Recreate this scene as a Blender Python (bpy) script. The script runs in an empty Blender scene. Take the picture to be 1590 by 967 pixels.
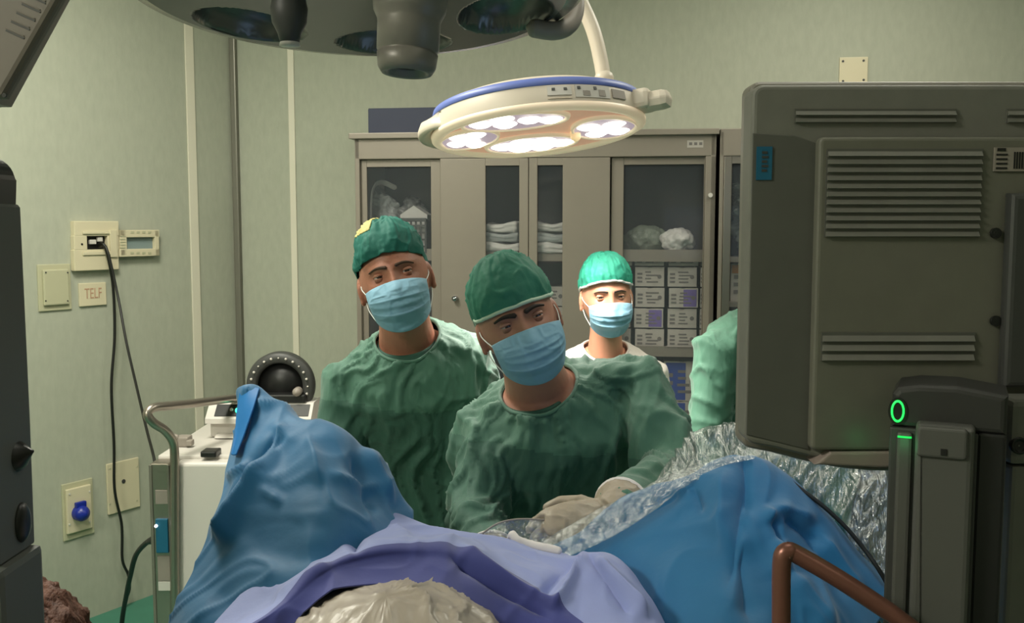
import bpy, bmesh, math, random
import numpy as np
from mathutils import Vector, Matrix, Euler
random.seed(7)
SC = bpy.context.scene
COL = SC.collection
R = math.radians
# ---------------------------------------------------------------- camera
F = 1500.0
HC = 1.65
PITCH = R(5.07)
cd = bpy.data.cameras.new('camera'); cam = bpy.data.objects.new('camera', cd); COL.objects.link(cam)
cd.sensor_width = 36; cd.lens = F / 1590 * 36; cd.clip_start = 0.02
cam.location = (0, 0, HC); cam.rotation_euler = (R(90) - PITCH, 0, 0)
SC.camera = cam
# ---------------------------------------------------------------- light
SC.view_settings.view_transform = 'Standard'; SC.view_settings.look = 'None'
SC.view_settings.gamma = 1; SC.view_settings.use_curve_mapping = False
SC.view_settings.exposure = 0.0
w = bpy.data.worlds.new('world'); SC.world = w; w.use_nodes = True
w.node_tree.nodes['Background'].inputs[0].default_value = (0.9, 1.0, 0.95, 1)
w.node_tree.nodes['Background'].inputs[1].default_value = 0.3

def area(name, loc, target, sx, sy, power, color=(1, 1, 1), spread=180):
    l = bpy.data.lights.new(name, 'AREA'); l.shape = 'RECTANGLE'; l.size = sx; l.size_y = sy
    l.energy = power; l.color = color; l.spread = R(spread)
    o = bpy.data.objects.new(name, l); COL.objects.link(o); o.location = loc
    o.rotation_euler = (Vector(target) - Vector(loc)).to_track_quat('-Z', 'Y').to_euler()
    return o
# unseen ceiling panels, the pair behind the camera added as frontal fill (their housings are built with the ceiling)
PANELS = [(-1.15, 2.5, 62), (1.3, 3.1, 21), (-2.1, -0.3, 118), (1.2, -0.9, 22), (0.45, 1.45, 7)]
for px_, py_, pw_ in PANELS:
    area('ceiling_panel_light', (px_, py_, 2.955), (px_, py_, 0), 0.55, 1.1, pw_, (1.0, 0.97, 0.84))

# ---------------------------------------------------------------- pixel -> world
FW = Vector((0, math.cos(PITCH), -math.sin(PITCH))); UP = Vector((0, math.sin(PITCH), math.cos(PITCH)))
CP = Vector((0, 0, HC))
def ray(px, py): return Vector((1, 0, 0)) * ((px - 795) / F) - UP * ((py - 483.5) / F) + FW
def at(px, py, Y):
    d = ray(px, py); return CP + d * (Y / d.y)
def on_z(px, py, z):
    d = ray(px, py); return CP + d * ((z - HC) / d.z)
class Plane:
    """vertical plane with its own frame: x along the wall, y into it, z up"""
    def __init__(s, P, ang):
        s.M = Matrix.Translation(P) @ Matrix.Rotation(ang, 4, 'Z'); s.I = s.M.inverted()
    def loc(s, px, py, yo=0.0):
        o = s.I @ CP; d = s.I.to_3x3() @ ray(px, py)
        t = (yo - o.y) / d.y; q = o + d * t
        return q.x, q.z

# ---------------------------------------------------------------- materials
def srgb(h):
    h = h.lstrip('#'); v = [int(h[i:i+2], 16) / 255 for i in (0, 2, 4)]
    return tuple((c / 12.92 if c <= .04045 else ((c + .055) / 1.055) ** 2.4) for c in v) + (1,)
def mat(name, col, rough=.5, metal=0, noise=0.0, nscale=8, stretch=(1, 1, 1), bump=0, bscale=40, bstretch=(1, 1, 1),
        emit=None, estr=0, sheen=0, trans=0, sss=0, coat=0):
    m = bpy.data.materials.new(name); m.use_nodes = True; nt = m.node_tree; b = nt.nodes['Principled BSDF']
    c = srgb(col) if isinstance(col, str) else col
    b.inputs['Base Color'].default_value = c; b.inputs['Roughness'].default_value = rough
    b.inputs['Metallic'].default_value = metal
    if sheen: b.inputs['Sheen Weight'].default_value = sheen
    if sss:
        b.inputs['Subsurface Weight'].default_value = sss; b.inputs['Subsurface Radius'].default_value = (.01, .004, .002)
        b.inputs['Subsurface Scale'].default_value = 1
    if coat: b.inputs['Coat Weight'].default_value = coat
    if emit: b.inputs['Emission Color'].default_value = srgb(emit); b.inputs['Emission Strength'].default_value = estr
    tc = nt.nodes.new('ShaderNodeTexCoord')
    def nz(scale, st, detail=4):
        mp = nt.nodes.new('ShaderNodeMapping'); mp.inputs['Scale'].default_value = st
        n = nt.nodes.new('ShaderNodeTexNoise'); n.inputs['Scale'].default_value = scale; n.inputs['Detail'].default_value = detail
        nt.links.new(tc.outputs['Object'], mp.inputs[0]); nt.links.new(mp.outputs[0], n.inputs['Vector']); return n
    if noise:
        n = nz(nscale, stretch); r = nt.nodes.new('ShaderNodeValToRGB')
        r.color_ramp.elements[0].position = .3; r.color_ramp.elements[1].position = .7
        r.color_ramp.elements[0].color = tuple(x * (1 - noise) for x in c[:3]) + (1,)
        r.color_ramp.elements[1].color = tuple(min(1, x * (1 + noise)) for x in c[:3]) + (1,)
        nt.links.new(n.outputs['Fac'], r.inputs[0]); nt.links.new(r.outputs[0], b.inputs['Base Color'])
    if bump:
        n = nz(bscale, bstretch, 5); bp = nt.nodes.new('ShaderNodeBump'); bp.inputs['Strength'].default_value = bump
        bp.inputs['Distance'].default_value = .01
        nt.links.new(n.outputs['Fac'], bp.inputs['Height']); nt.links.new(bp.outputs[0], b.inputs['Normal'])
    if trans:   # thin translucent sheet
        t = nt.nodes.new('ShaderNodeBsdfTranslucent'); t.inputs[0].default_value = c
        mx = nt.nodes.new('ShaderNodeMixShader'); mx.inputs[0].default_value = trans
        out = nt.nodes['Material Output']
        nt.links.new(b.outputs[0], mx.inputs[1]); nt.links.new(t.outputs[0], mx.inputs[2]); nt.links.new(mx.outputs[0], out.inputs[0])
    return m
def film_mat(name, col, gloss=.3, haze=.06, bump=1.0, bscale=30, bstretch=(1, 1, 1)):
    m = mat(name, col, .5, bump=bump, bscale=bscale, bstretch=bstretch); nt = m.node_tree
    b = nt.nodes['Principled BSDF']; bp = nt.nodes['Bump']; bp.inputs['Distance'].default_value = .03
    tr = nt.nodes.new('ShaderNodeBsdfTransparent'); tr.inputs[0].default_value = (.96, .98, .98, 1)
    gl_ = nt.nodes.new('ShaderNodeBsdfGlossy'); gl_.inputs['Roughness'].default_value = .14; nt.links.new(bp.outputs[0], gl_.inputs['Normal'])
    m1 = nt.nodes.new('ShaderNodeMixShader'); m1.inputs[0].default_value = gloss; nt.links.new(tr.outputs[0], m1.inputs[1]); nt.links.new(gl_.outputs[0], m1.inputs[2])
    m2 = nt.nodes.new('ShaderNodeMixShader'); m2.inputs[0].default_value = haze; nt.links.new(m1.outputs[0], m2.inputs[1]); nt.links.new(b.outputs[0], m2.inputs[2])
    nt.links.new(m2.outputs[0], nt.nodes['Material Output'].inputs[0]); return m
def clear_mat(name, col, alpha=.25, rough=.12, bump=.6, bscale=30, bstretch=(1, 1, 1)):
    m = mat(name, col, rough, bump=bump, bscale=bscale, bstretch=bstretch)
    m.node_tree.nodes['Principled BSDF'].inputs['Alpha'].default_value = alpha
    return m
M = {}
M['wall'] = mat('wall_vinyl', '#a8ab9a', .75, noise=.05, nscale=14, stretch=(3, 3, 1.2), bump=.05, bscale=60, bstretch=(2, 2, .8))
M['trim'] = mat('trim_cream', '#d8d3c0', .5)
M['trimdark'] = mat('trim_steel', '#77756a', .4, .3)
M['floor'] = mat('floor_green', '#3f7a66', .45, noise=.1, nscale=6)
M['ceil'] = mat('ceiling_white', '#c8cbc0', .8)
M['steel'] = mat('cabinet_enamel', '#877f74', .42, .25, noise=.04, nscale=3)
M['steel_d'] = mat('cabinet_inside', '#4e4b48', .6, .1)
M['alu'] = mat('brushed_steel', '#9c948a', .32, .9)
M['chrome'] = mat('chrome', '#b8bcc4', .06, 1)
M['beige'] = mat('beige_plastic', '#cfc6a8', .45)
M['beige2'] = mat('aged_plastic', '#b4b294', .5)
M['white'] = mat('white_plastic', '#c9c4bd', .4)
M['whitecloth'] = mat('white_cloth', '#d8cfc6', .8, sheen=.2)
M['greys'] = mat('stand_grey', '#51514d', .5)
M['grey'] = mat('grey_plastic', '#6f6e67', .55, noise=.06, nscale=40)
M['greyl'] = mat('light_grey_plastic', '#8d857c', .5)
M['greyd'] = mat('dark_grey_plastic', '#3b3c3a', .5)
M['black'] = mat('black_plastic', '#151515', .4)
M['cable'] = mat('black_cable', '#12130f', .45)
M['navy'] = mat('navy_card', '#2b3147', .6)
M['green_led'] = mat('green_led', '#0a8a30', .4, emit='#22ff55', estr=2.2)
M['white_led'] = mat('white_led', '#ffffff', .4, emit='#ffffff', estr=3)
M['screen'] = mat('monitor_screen', '#0a0c10', .2, emit='#a8c8f0', estr=1.2)
M['gown'] = mat('gown_green', '#3f6a58', .72, noise=.05, nscale=5, sheen=.2, bump=.5, bscale=16, bstretch=(1.6, 1.2, .3))
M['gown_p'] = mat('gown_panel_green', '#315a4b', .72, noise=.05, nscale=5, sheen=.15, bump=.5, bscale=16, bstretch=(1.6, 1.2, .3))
M['gown_l'] = mat('gown_light_green', '#4b7b65', .7, noise=.08, nscale=5, sheen=.25, bump=.5, bscale=18, bstretch=(1.6, 1.2, .3))
M['scrub'] = mat('scrub_dark_green', '#1f4a3c', .8)
M['cap1'] = mat('cap_teal', '#0d6256', .75, noise=.08, nscale=12, bump=.2, bscale=40)
M['cap2'] = mat('cap_green', '#2c735e', .7, noise=.1, nscale=14, bump=.2, bscale=40)
M['cap3'] = mat('cap_mint', '#2fa086', .7, noise=.1, nscale=16, bump=.2, bscale=50)
M['capband'] = mat('cap_band', '#b6cdb8', .7)
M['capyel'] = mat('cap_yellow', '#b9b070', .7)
M['mask'] = mat('mask_blue', '#86b4cc', .7, noise=.03, nscale=20, sheen=.1, trans=.12)
M['maskw'] = mat('mask_pale', '#a9c3cc', .7, trans=.1)
M['strap'] = mat('elastic_strap', '#c9cfca', .6)
M['skin1'] = mat('skin_weathered', '#a8705a', .5, noise=.08, nscale=25, bump=.1, bscale=160, sss=.15)
M['skin2'] = mat('skin_olive', '#ac7a66', .48, noise=.06, nscale=25, bump=.06, bscale=160, sss=.15)
M['skin3'] = mat('skin_warm', '#cf9478', .48, noise=.04, nscale=25, sss=.15)
M['brow'] = mat('dark_hair', '#22160f', .7)
M['brow1'] = mat('grey_brown_hair', '#4a3527', .8)
M['eyew'] = mat('eye_white', '#a9a29a', .25)
M['iris'] = mat('iris_dark', '#1c120c', .15)
M['hair'] = mat('auburn_hair', '#54301f', .7, noise=.3, nscale=60, stretch=(1, 1, .2), bump=.8, bscale=90, bstretch=(1, 1, .2))
M['glove'] = mat('latex_glove', '#958978', .5, bump=.15, bscale=70, sss=.1)
M['drape'] = mat('drape_blue', '#1b72a6', .62, noise=.06, nscale=5, sheen=.35, bump=.12, bscale=35, trans=.25)
M['drape_bright'] = mat('drape_bright_blue', '#0f78c0', .6, trans=.25)
M['lav'] = mat('drape_lavender', '#8c97ce', .7, noise=.05, nscale=6, sheen=.3, bump=.12, bscale=40, trans=.1)
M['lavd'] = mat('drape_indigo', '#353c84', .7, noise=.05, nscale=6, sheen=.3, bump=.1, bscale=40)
M['hem'] = mat('hem_white', '#d9d2d2', .6)
M['belly'] = mat('belly_plastic', '#958b7f', .45, noise=.12, nscale=9, bump=.5, bscale=9, bstretch=(1, .6, 1.3), coat=.12)
M['copper'] = mat('painted_tube', '#7d5348', .35, .5)
M['clear'] = film_mat('clear_plastic', '#e6eeee', .27, .05, 1.0, 26, (2.5, 1, .8))
M['clearp'] = film_mat('clear_strip', '#dfe9ea', .16, .04, .8, 30, (1, 1, 1))
M['bag'] = clear_mat('plastic_bag', '#b9bdbb', .6, .15, .8, 25)
M['glass'] = clear_mat('cabinet_glass', '#7b8288', .1, .03, 0, 1)
M['paper'] = mat('white_packs', '#b9b6b2', .6, bump=.3, bscale=30)
M['carton'] = mat('white_carton', '#aaa49c', .65, noise=.05, nscale=20)
M['print'] = mat('grey_print', '#6b6664', .7)
M['purple'] = mat('purple_print', '#6a5a98', .6)
M['orange'] = mat('orange_print', '#c07a3c', .6)
M['bluelab'] = mat('blue_print', '#27408c', .6)
M['bluecap'] = mat('blue_socket_cover', '#14288c', .35)
M['tealstick'] = mat('blue_sticker', '#0f5a78', .5)
M['lampw'] = mat('lamp_white', '#cfc4b4', .4)
M['lampb'] = mat('lamp_blue_stripe', '#5f70b4', .45)
M['lampface'] = mat('lamp_face', '#c9a18c', .5)
M['lampfield'] = mat('lamp_lens_field', '#a9a0b0', .4, emit='#c9b0c0', estr=.5)
M['lens'] = mat('lamp_lens', '#ffffff', .3, emit='#fff6e6', estr=6)
M['lampgrey'] = mat('lamp_underside', '#6c6d6b', .28, .6)

# ---------------------------------------------------------------- numpy noise
def _h(ix, iy, iz, s):
    n = (ix * 374761393 + iy * 668265263 + iz * 1274126177 + s * 974634777) & 0xffffffff
    n = ((n ^ (n >> 13)) * 1103515245) & 0xffffffff
    n = ((n ^ (n >> 15)) * 2246822519) & 0xffffffff
    return (n & 0xffffff) / float(0xffffff)
def vn(P, s=0):
    P = np.asarray(P, float); I = np.floor(P).astype(np.int64); f = P - I; f = f * f * f * (f * (f * 6 - 15) + 10)
    out = 0
    for dx in (0, 1):
        for dy in (0, 1):
            for dz in (0, 1):
                wgt = (f[:, 0] if dx else 1 - f[:, 0]) * (f[:, 1] if dy else 1 - f[:, 1]) * (f[:, 2] if dz else 1 - f[:, 2])
                out = out + wgt * _h(I[:, 0] + dx, I[:, 1] + dy, I[:, 2] + dz, s)
    return out * 2 - 1
def fbm(P, s=0, o=3):
    r = 0; a = 1
    for k in range(o): r = r + a * vn(P * 2 ** k + 17.3 * k, s + k); a *= .5
    return r
def ridged(P, s=0, o=2):
    r = 0; a = 1
    for k in range(o): r = r + a * ((1 - np.abs(vn(P * 2 ** k + 9.1 * k, s + k)) * 2.6).clip(0, 1) ** 1.6 * 1.5 - .5); a *= .5
    return r

# ---------------------------------------------------------------- mesh helpers
class MB:
    def __init__(s): s.bm = bmesh.new()
    def _merge(s, b2, mi=0, smooth=False, T=None):
        if T is not None: b2.transform(T)
        vm = {}
        for v in b2.verts: vm[v] = s.bm.verts.new(v.co)
        for f in b2.faces:
            try: nf = s.bm.faces.new([vm[v] for v in f.verts])
            except ValueError: continue
            nf.material_index = mi; nf.smooth = smooth or f.smooth
        b2.free()
    def box(s, c, size, rot=None, bev=0, mi=0, seg=2):
        b = bmesh.new(); bmesh.ops.create_cube(b, size=1)
        bmesh.ops.scale(b, vec=size, verts=b.verts)
        if bev: bmesh.ops.bevel(b, geom=list(b.edges), offset=min(bev, min(size) * .45), segments=seg, affect='EDGES', profile=.6)
        T = Matrix.Translation(c)
        if rot is not None: T = T @ (rot if isinstance(rot, Matrix) else Euler(rot).to_matrix().to_4x4())
        s._merge(b, mi, False, T); return s
    def b2(s, p0, p1, bev=0, mi=0):
        c = [(a + b) / 2 for a, b in zip(p0, p1)]; z = [abs(a - b) for a, b in zip(p0, p1)]
        return s.box(c, z, None, bev, mi)
    def cyl(s, p0, p1, r0, r1=None, seg=24, mi=0, bev=0):
        return s.tube([p0, p1], [r0, r0 if r1 is None else r1], seg, mi, cap='flat', bev=bev)
    def tube(s, pts, rad, seg=16, mi=0, cap='round', flat=1.0, ref=None, bev=0):
        pts = [Vector(p) for p in pts]; n = len(pts)
        if not hasattr(rad, '__len__'): rad = [rad] * n
        rings = []
        tan = [(pts[min(i + 1, n - 1)] - pts[max(i - 1, 0)]).normalized() for i in range(n)]
        a = Vector(ref) if ref else (Vector((0, 0, 1)) if abs(tan[0].z) < .9 else Vector((1, 0, 0)))
        u = (a - tan[0] * a.dot(tan[0])).normalized()
        P = []; 
        if cap == 'round':
            for k in (.0, .5, .87): P.append((pts[0] - tan[0] * rad[0] * (1 - k) * .9 if k else pts[0] - tan[0] * rad[0] * .95, rad[0] * (math.sqrt(max(0, 1 - (1 - k) ** 2)) if k else .15), tan[0]))
        for i in range(n): P.append((pts[i], rad[i], tan[i]))
        if cap == 'round':
            for k in (.87, .5, 0): P.append((pts[-1] + tan[-1] * rad[-1] * ((1 - k) * .9 if k else .95), rad[-1] * (math.sqrt(max(0, 1 - (1 - k) ** 2)) if k else .15), tan[-1]))
        for p, r, t in P:
            u = (u - t * u.dot(t)).normalized(); v = t.cross(u)
            rings.append([s.bm.verts.new(p + u * (r * math.cos(2 * math.pi * j / seg)) * (flat if not ref else flat) + v * (r * math.sin(2 * math.pi * j / seg))) for j in range(seg)])
        for i in range(len(rings) - 1):
            for j in range(seg):
                f = s.bm.faces.new([rings[i][j], rings[i][(j + 1) % seg], rings[i + 1][(j + 1) % seg], rings[i + 1][j]]); f.smooth = True; f.material_index = mi
        for rg, fl in ((rings[0], True), (rings[-1], False)):
            f = s.bm.faces.new(rg[::-1] if fl else rg); f.material_index = mi
        return s
    def loft(s, rings, mi=0, smooth=True, caps=True, closed=True):
        V = [[s.bm.verts.new(p) for p in r] for r in rings]; n = len(V[0])
        for i in range(len(V) - 1):
            for j in range(n if closed else n - 1):
                f = s.bm.faces.new([V[i][j], V[i][(j + 1) % n], V[i + 1][(j + 1) % n], V[i + 1][j]]); f.smooth = smooth
                f.material_index = mi(i, j) if callable(mi) else mi
        if caps:
            for r, k in ((V[0][::-1], 0), (V[-1], len(V) - 2)):
                f = s.bm.faces.new(r); f.material_index = mi(k, 0) if callable(mi) else mi
        return s
    def lathe(s, prof, seg=48, T=None, mi=0, smooth=True, caps=False):
        T = T or Matrix.Identity(4)
        return s.loft([[T @ Vector((max(r, 1e-4) * math.cos(2 * math.pi * j / seg), max(r, 1e-4) * math.sin(2 * math.pi * j / seg), z)) for j in range(seg)] for r, z in prof], mi, smooth, caps)
    def ell(s, c, r, T=None, seg=32, rg=20, mi=0):
        b = bmesh.new(); bmesh.ops.create_uvsphere(b, u_segments=seg, v_segments=rg, radius=1)
        bmesh.ops.scale(b, vec=r, verts=b.verts)
        s._merge(b, mi, True, (Matrix.Translation(c) @ (T or Matrix.Identity(4)))); return s
    def prism(s, pts, y0, y1, bev=0, mi=0, seg=3):
        """polygon in x,z extruded from y0 (towards the camera) to y1"""
        b = bmesh.new(); f = b.faces.new([b.verts.new((x, y0, z)) for x, z in pts])
        g = bmesh.ops.extrude_face_region(b, geom=[f])['geom']
        bmesh.ops.translate(b, vec=(0, y1 - y0, 0), verts=[v for v in g if isinstance(v, bmesh.types.BMVert)])
        bmesh.ops.recalc_face_normals(b, faces=b.faces)
        if bev:
            e = [e for e in b.edges if abs(e.verts[0].co.y - e.verts[1].co.y) < 1e-6]
            bmesh.ops.bevel(b, geom=e, offset=bev, segments=seg, affect='EDGES', profile=.5)
        s._merge(b, mi); return s
    def grid(s, P, mi=0):
        """P: array rows x cols x 3"""
        h, w_ = P.shape[:2]; V = [[s.bm.verts.new(P[i, j]) for j in range(w_)] for i in range(h)]
        for i in range(h - 1):
            for j in range(w_ - 1):
                f = s.bm.faces.new([V[i][j], V[i][j + 1], V[i + 1][j + 1], V[i + 1][j]]); f.smooth = True
                f.material_index = mi(i, j) if callable(mi) else mi
        return s
def obj(name, mb, m, parent=None, world=False):
    me = bpy.data.meshes.new(name)
    if isinstance(mb, MB):
        bmesh.ops.recalc_face_normals(mb.bm, faces=mb.bm.faces); mb.bm.to_mesh(me); mb.bm.free()
    else: me = mb; me.name = name
    me.materials.clear()
    for x in (m if isinstance(m, (list, tuple)) else [m]): me.materials.append(x)
    o = bpy.data.objects.new(name, me); COL.objects.link(o)
    if parent:
        o.parent = parent
        if world: o.matrix_parent_inverse = parent.matrix_world.inverted()
    return o
def tag(o, label, cat, group=None, kind=None):
    o['label'] = label; o['category'] = cat
    if group: o['group'] = group
    if kind: o['kind'] = kind
    return o
def thing(name, label, cat, loc=(0, 0, 0), rz=0, group=None, T=None):
    o = bpy.data.objects.new(name, None); COL.objects.link(o); o.empty_display_size = .05
    o.matrix_world = T if T is not None else Matrix.Translation(loc) @ Matrix.Rotation(rz, 4, 'Z')
    bpy.context.view_layer.update()
    return tag(o, label, cat, group)
def struct(name, mb, m, T=None):
    o = obj(name, mb, m); o['kind'] = 'structure'
    if T is not None: o.matrix_world = T
    return o
def centred(o):
    """move a world-space mesh object's origin to the bottom centre of its mesh"""
    me = o.data; n = len(me.vertices); a = np.empty(n * 3); me.vertices.foreach_get('co', a); a = a.reshape(-1, 3)
    c = (a.min(0) + a.max(0)) / 2; c[2] = a[:, 2].min()
    me.vertices.foreach_set('co', (a - c).ravel()); o.location = c; me.update(); return o
def coords(me):
    a = np.empty(len(me.vertices) * 3); me.vertices.foreach_get('co', a); return a.reshape(-1, 3)
def normals(me):
    a = np.empty(len(me.vertices) * 3); me.vertex_normals.foreach_get('vector', a); return a.reshape(-1, 3)
def setco(me, a): me.vertices.foreach_set('co', a.ravel()); me.update()
def remesh(mb, vox, smooth=4, fac=.5):
    me = bpy.data.meshes.new('tmp'); bmesh.ops.recalc_face_normals(mb.bm, faces=mb.bm.faces); mb.bm.to_mesh(me); mb.bm.free()
    o = bpy.data.objects.new('tmp', me); COL.objects.link(o)
    m = o.modifiers.new('r', 'REMESH'); m.mode = 'VOXEL'; m.voxel_size = vox; m.use_smooth_shade = True
    if smooth:
        s = o.modifiers.new('s', 'SMOOTH'); s.iterations = smooth; s.factor = fac
    bpy.context.view_layer.update()
    dg = bpy.context.evaluated_depsgraph_get(); r = bpy.data.meshes.new_from_object(o.evaluated_get(dg))
    bpy.data.objects.remove(o); bpy.data.meshes.remove(me); return r
def solid(o, t, off=0):
    m = o.modifiers.new('thickness', 'SOLIDIFY'); m.thickness = t; m.offset = off; return o
def text_mesh(s, size, T, ext=.0006):
    cu = bpy.data.curves.new('t', 'FONT'); cu.body = s; cu.size = size; cu.extrude = ext; cu.align_x = 'CENTER'; cu.align_y = 'CENTER'
    o = bpy.data.objects.new('t', cu); COL.objects.link(o); bpy.context.view_layer.update()
    me = bpy.data.meshes.new_from_object(o.evaluated_get(bpy.context.evaluated_depsgraph_get()))
    bpy.data.objects.remove(o); me.transform(T); return me
def rpoly(x0, z0, x1, z1, r, n=6):
    out = []
    for cx, cz, a in ((x1 - r, z1 - r, 0), (x0 + r, z1 - r, 90), (x0 + r, z0 + r, 180), (x1 - r, z0 + r, 270)):
        for k in range(n + 1):
            t = R(a + 90 * k / n); out.append((cx + r * math.cos(t), cz + r * math.sin(t)))
    return out
def cr(P, t):
    n = len(P); x = t * (n - 1); i = min(int(x), n - 2); f = x - i
    p0 = P[max(i - 1, 0)]; p1 = P[i]; p2 = P[i + 1]; p3 = P[min(i + 2, n - 1)]
    return .5 * ((2 * p1) + (-p0 + p2) * f + (2 * p0 - 5 * p1 + 4 * p2 - p3) * f * f + (-p0 + 3 * p1 - 3 * p2 + p3) * f ** 3)
def path(pts, n=40):
    P = [np.array(p, float) for p in pts]; return [Vector(cr(P, k / (n - 1))) for k in range(n)]
def net(rows, nu=120, nv=90):
    """rows of (px,py,Y) -> smooth grid of world points"""
    W = [[np.array(at(*p)) for p in r] for r in rows]
    G = np.empty((nv, nu, 3))
    rr = [np.array([cr(r, k / (nu - 1)) for k in range(nu)]) for r in W]
    for i in range(nv): G[i] = cr(rr, i / (nv - 1))
    return G
def gnormal(G):
    du = np.gradient(G, axis=1); dv = np.gradient(G, axis=0); n = np.cross(du, dv)
    n /= np.linalg.norm(n, axis=2, keepdims=True) + 1e-9
    d = (n * (np.array([0, 0, HC]) - G)).sum(2, keepdims=True)
    return np.where(d.mean() < 0, -n, n)
def proj(G):
    d = G - np.array([0, 0, HC]); z = d @ np.array(FW); x = d[..., 0] / z; y = (d @ np.array(UP)) / z
    return 795 + x * F, 483.5 - y * F
def crease(px, py, x0, y0, x1, y1, wd, amp, soft=.25):
    """a fold running along a line, one side steep, as a height in metres"""
    L = math.hypot(x1 - x0, y1 - y0); tx, ty = (x1 - x0) / L, (y1 - y0) / L
    t = ((px - x0) * tx + (py - y0) * ty) / L; d = (px - x0) * -ty + (py - y0) * tx
    env = np.clip(t / soft, 0, 1) * np.clip((1 - t) / soft, 0, 1); env = env * env * (3 - 2 * env)
    d = d / wd
    return 1.5 * amp * env * np.exp(-np.abs(d) ** 1.15)

# ================================================================ ROOM
A = on_z(380, 870, 0); B = on_z(125, 965, 0)
LA = math.atan2(A.y - B.y, A.x - B.x)          # wall_left direction
WL = Plane(B, LA)                               # x runs towards the corner, y into the wall
LLEN = (A - B).length
BA = R(-8)
WB = Plane(A, BA)
HT = 3.0
L0 = -5.2
mb = MB().box(((L0 + LLEN) / 2, .05, HT / 2), (LLEN - L0, .1, HT)); wl = struct('wall_left', mb, M['wall'], WL.M)
mb = MB().box((2.4, .05, HT / 2), (5.0, .1, HT)); wb = struct('wall_back', mb, M['wall'], WB.M)
E = WB.M @ Vector((4.6, 0, 0)); S0 = WL.M @ Vector((L0, 0, 0))
mb = MB().b2((E.x, S0.y - .3, 0), (E.x + .1, E.y + .3, HT)); struct('wall_right', mb, M['wall'])
mb = MB().b2((S0.x - .3, S0.y - .1, 0), (E.x + .1, S0.y, HT)); struct('wall_front', mb, M['wall'])
mb = MB().b2((S0.x - .4, S0.y - .2, -.05), (E.x + .2, A.y + .5, 0)); struct('floor', mb, M['floor'])
mb = MB().b2((S0.x - .4, S0.y - .2, HT), (E.x + .2, A.y + .5, HT + .05)); struct('ceiling', mb, M['ceil'])
# wall strips
def strip(name, PL, px, wpx, m, t=.008):
    x, _ = PL.loc(px, 350); x1, _ = PL.loc(px + wpx, 350)
    mb = MB().b2((x, -t, 0), (x1, 0, HT - .001), .003); return struct(name, mb, m, PL.M)
strip('trim_1', WL, 294, 13, M['trim'])
strip('trim_2', WL, 373.5, 6, M['trim'])
x0, _ = WL.loc(379, 350)
struct('trim_3', MB().box((.012, -.016, HT / 2), (.03, .03, HT - .01), None, .006), M['trimdark'], WB.M)
strip('trim_4', WB, 452, 9.5, M['trim'])
for i, (x, y, pw) in enumerate(PANELS):
    t = thing('ceiling_light', ['recessed ceiling light panel nearest the left wall', 'recessed ceiling light panel above the metal cabinets',
              'added ceiling fill light behind the camera, left one', 'added ceiling fill light behind the camera, right one', 'recessed ceiling light panel above the operating table'][i], 'ceiling light', (x, y, 2.96))
    mb = MB()
    for sx in (-1, 1): mb.box((sx * .3, 0, .02), (.03, 1.2, .04), None, .004)
    for sy in (-1, 1): mb.box((0, sy * .585, .02), (.57, .03, .04), None, .004)
    obj('frame', mb, M['white'], t)
    obj('diffuser', MB().box((0, 0, .028), (.57, 1.14, .01)), mat('diffuser_glow', '#ffffff', .5, emit='#fff6dc', estr=.8), t)

# ---- things on the left wall
def wbox(mb, PL, x0, y0, x1, y1, d0, d1, bev=.002, mi=0):
    """box on a wall plane between two pixels, from depth d0 to d1 in front of it"""
    a = PL.loc(x0, y0, -d1); b = PL.loc(x1, y1, -d1)
    return mb.b2((a[0], -d0, a[1]), (b[0], -d1, b[1]), bev, mi)
def wthing(name, label, cat, PL, px, py):
    x, z = PL.loc(px, py); return thing(name, label, cat, T=PL.M @ Matrix.Translation((x, 0, z))), Matrix.Translation((-x, 0, -z))
def wpart(name, mb, m, t, Ti):
    mb.bm.transform(Ti); return obj(name, mb, m, t)
t, Ti = wthing('junction_box', 'open beige wall junction box with two black cables coming out', 'junction box', WL, 150, 418)
mb = MB()
for q in ((115, 343, 185, 366), (115, 388, 185, 418), (115, 366, 136, 388), (167, 366, 185, 388)): wbox(mb, WL, *q, 0, .028, .003)
wpart('housing', mb, M['beige'], t, Ti)
wpart('recess', wbox(MB(), WL, 134, 364, 169, 391, 0, .006, 0), M['black'], t, Ti)
mb = MB(); wbox(mb, WL, 129, 359, 178, 363, .028, .034); wbox(mb, WL, 129, 391, 178, 395, .028, .034); wbox(mb, WL, 171, 357, 183, 399, .028, .036)
wpart('rail', mb, M['beige'], t, Ti)
mb = MB(); wbox(mb, WL, 140, 372, 150, 379, .006, .02, .003); wbox(mb, WL, 152, 368, 160, 375, .006, .02, .003)
wpart('terminal', mb, M['white'], t, Ti)
for q in (127, 379), (176, 379):
    x, z = WL.loc(q[0], q[1], -.028); wpart('screw', MB().cyl((x, -.028, z), (x, -.031, z), .004, seg=12), M['black'], t, Ti)
t, Ti = wthing('socket_frame', 'loose beige socket frame hanging askew beside the open junction box', 'frame', WL, 215, 397)
mb = MB()
for q in ((186, 357, 248, 368), (186, 387, 248, 397), (186, 357, 198, 397), (240, 357, 248, 397)): wbox(mb, WL, *q, .012, .032, .003)
wpart('frame', mb, M['beige'], t, Ti)
mb = MB(); wbox(mb, WL, 197, 366, 242, 389, 0, .014, .002); wpart('insert', mb, mat('frame_insert', '#7d8d8c', .4), t, Ti)
rd = [(187, 366 + k * 4.4, 195, 367.5 + k * 4.4) for k in range(5)] + [(203 + k * 9, 359, 208 + k * 9, 362) for k in range(4)] + [(203 + k * 9, 391, 208 + k * 9, 394) for k in range(4)]
for q in rd: wpart('clip_ridge', wbox(MB(), WL, *q, .032, .034, 0), M['beige2'], t, Ti)
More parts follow.
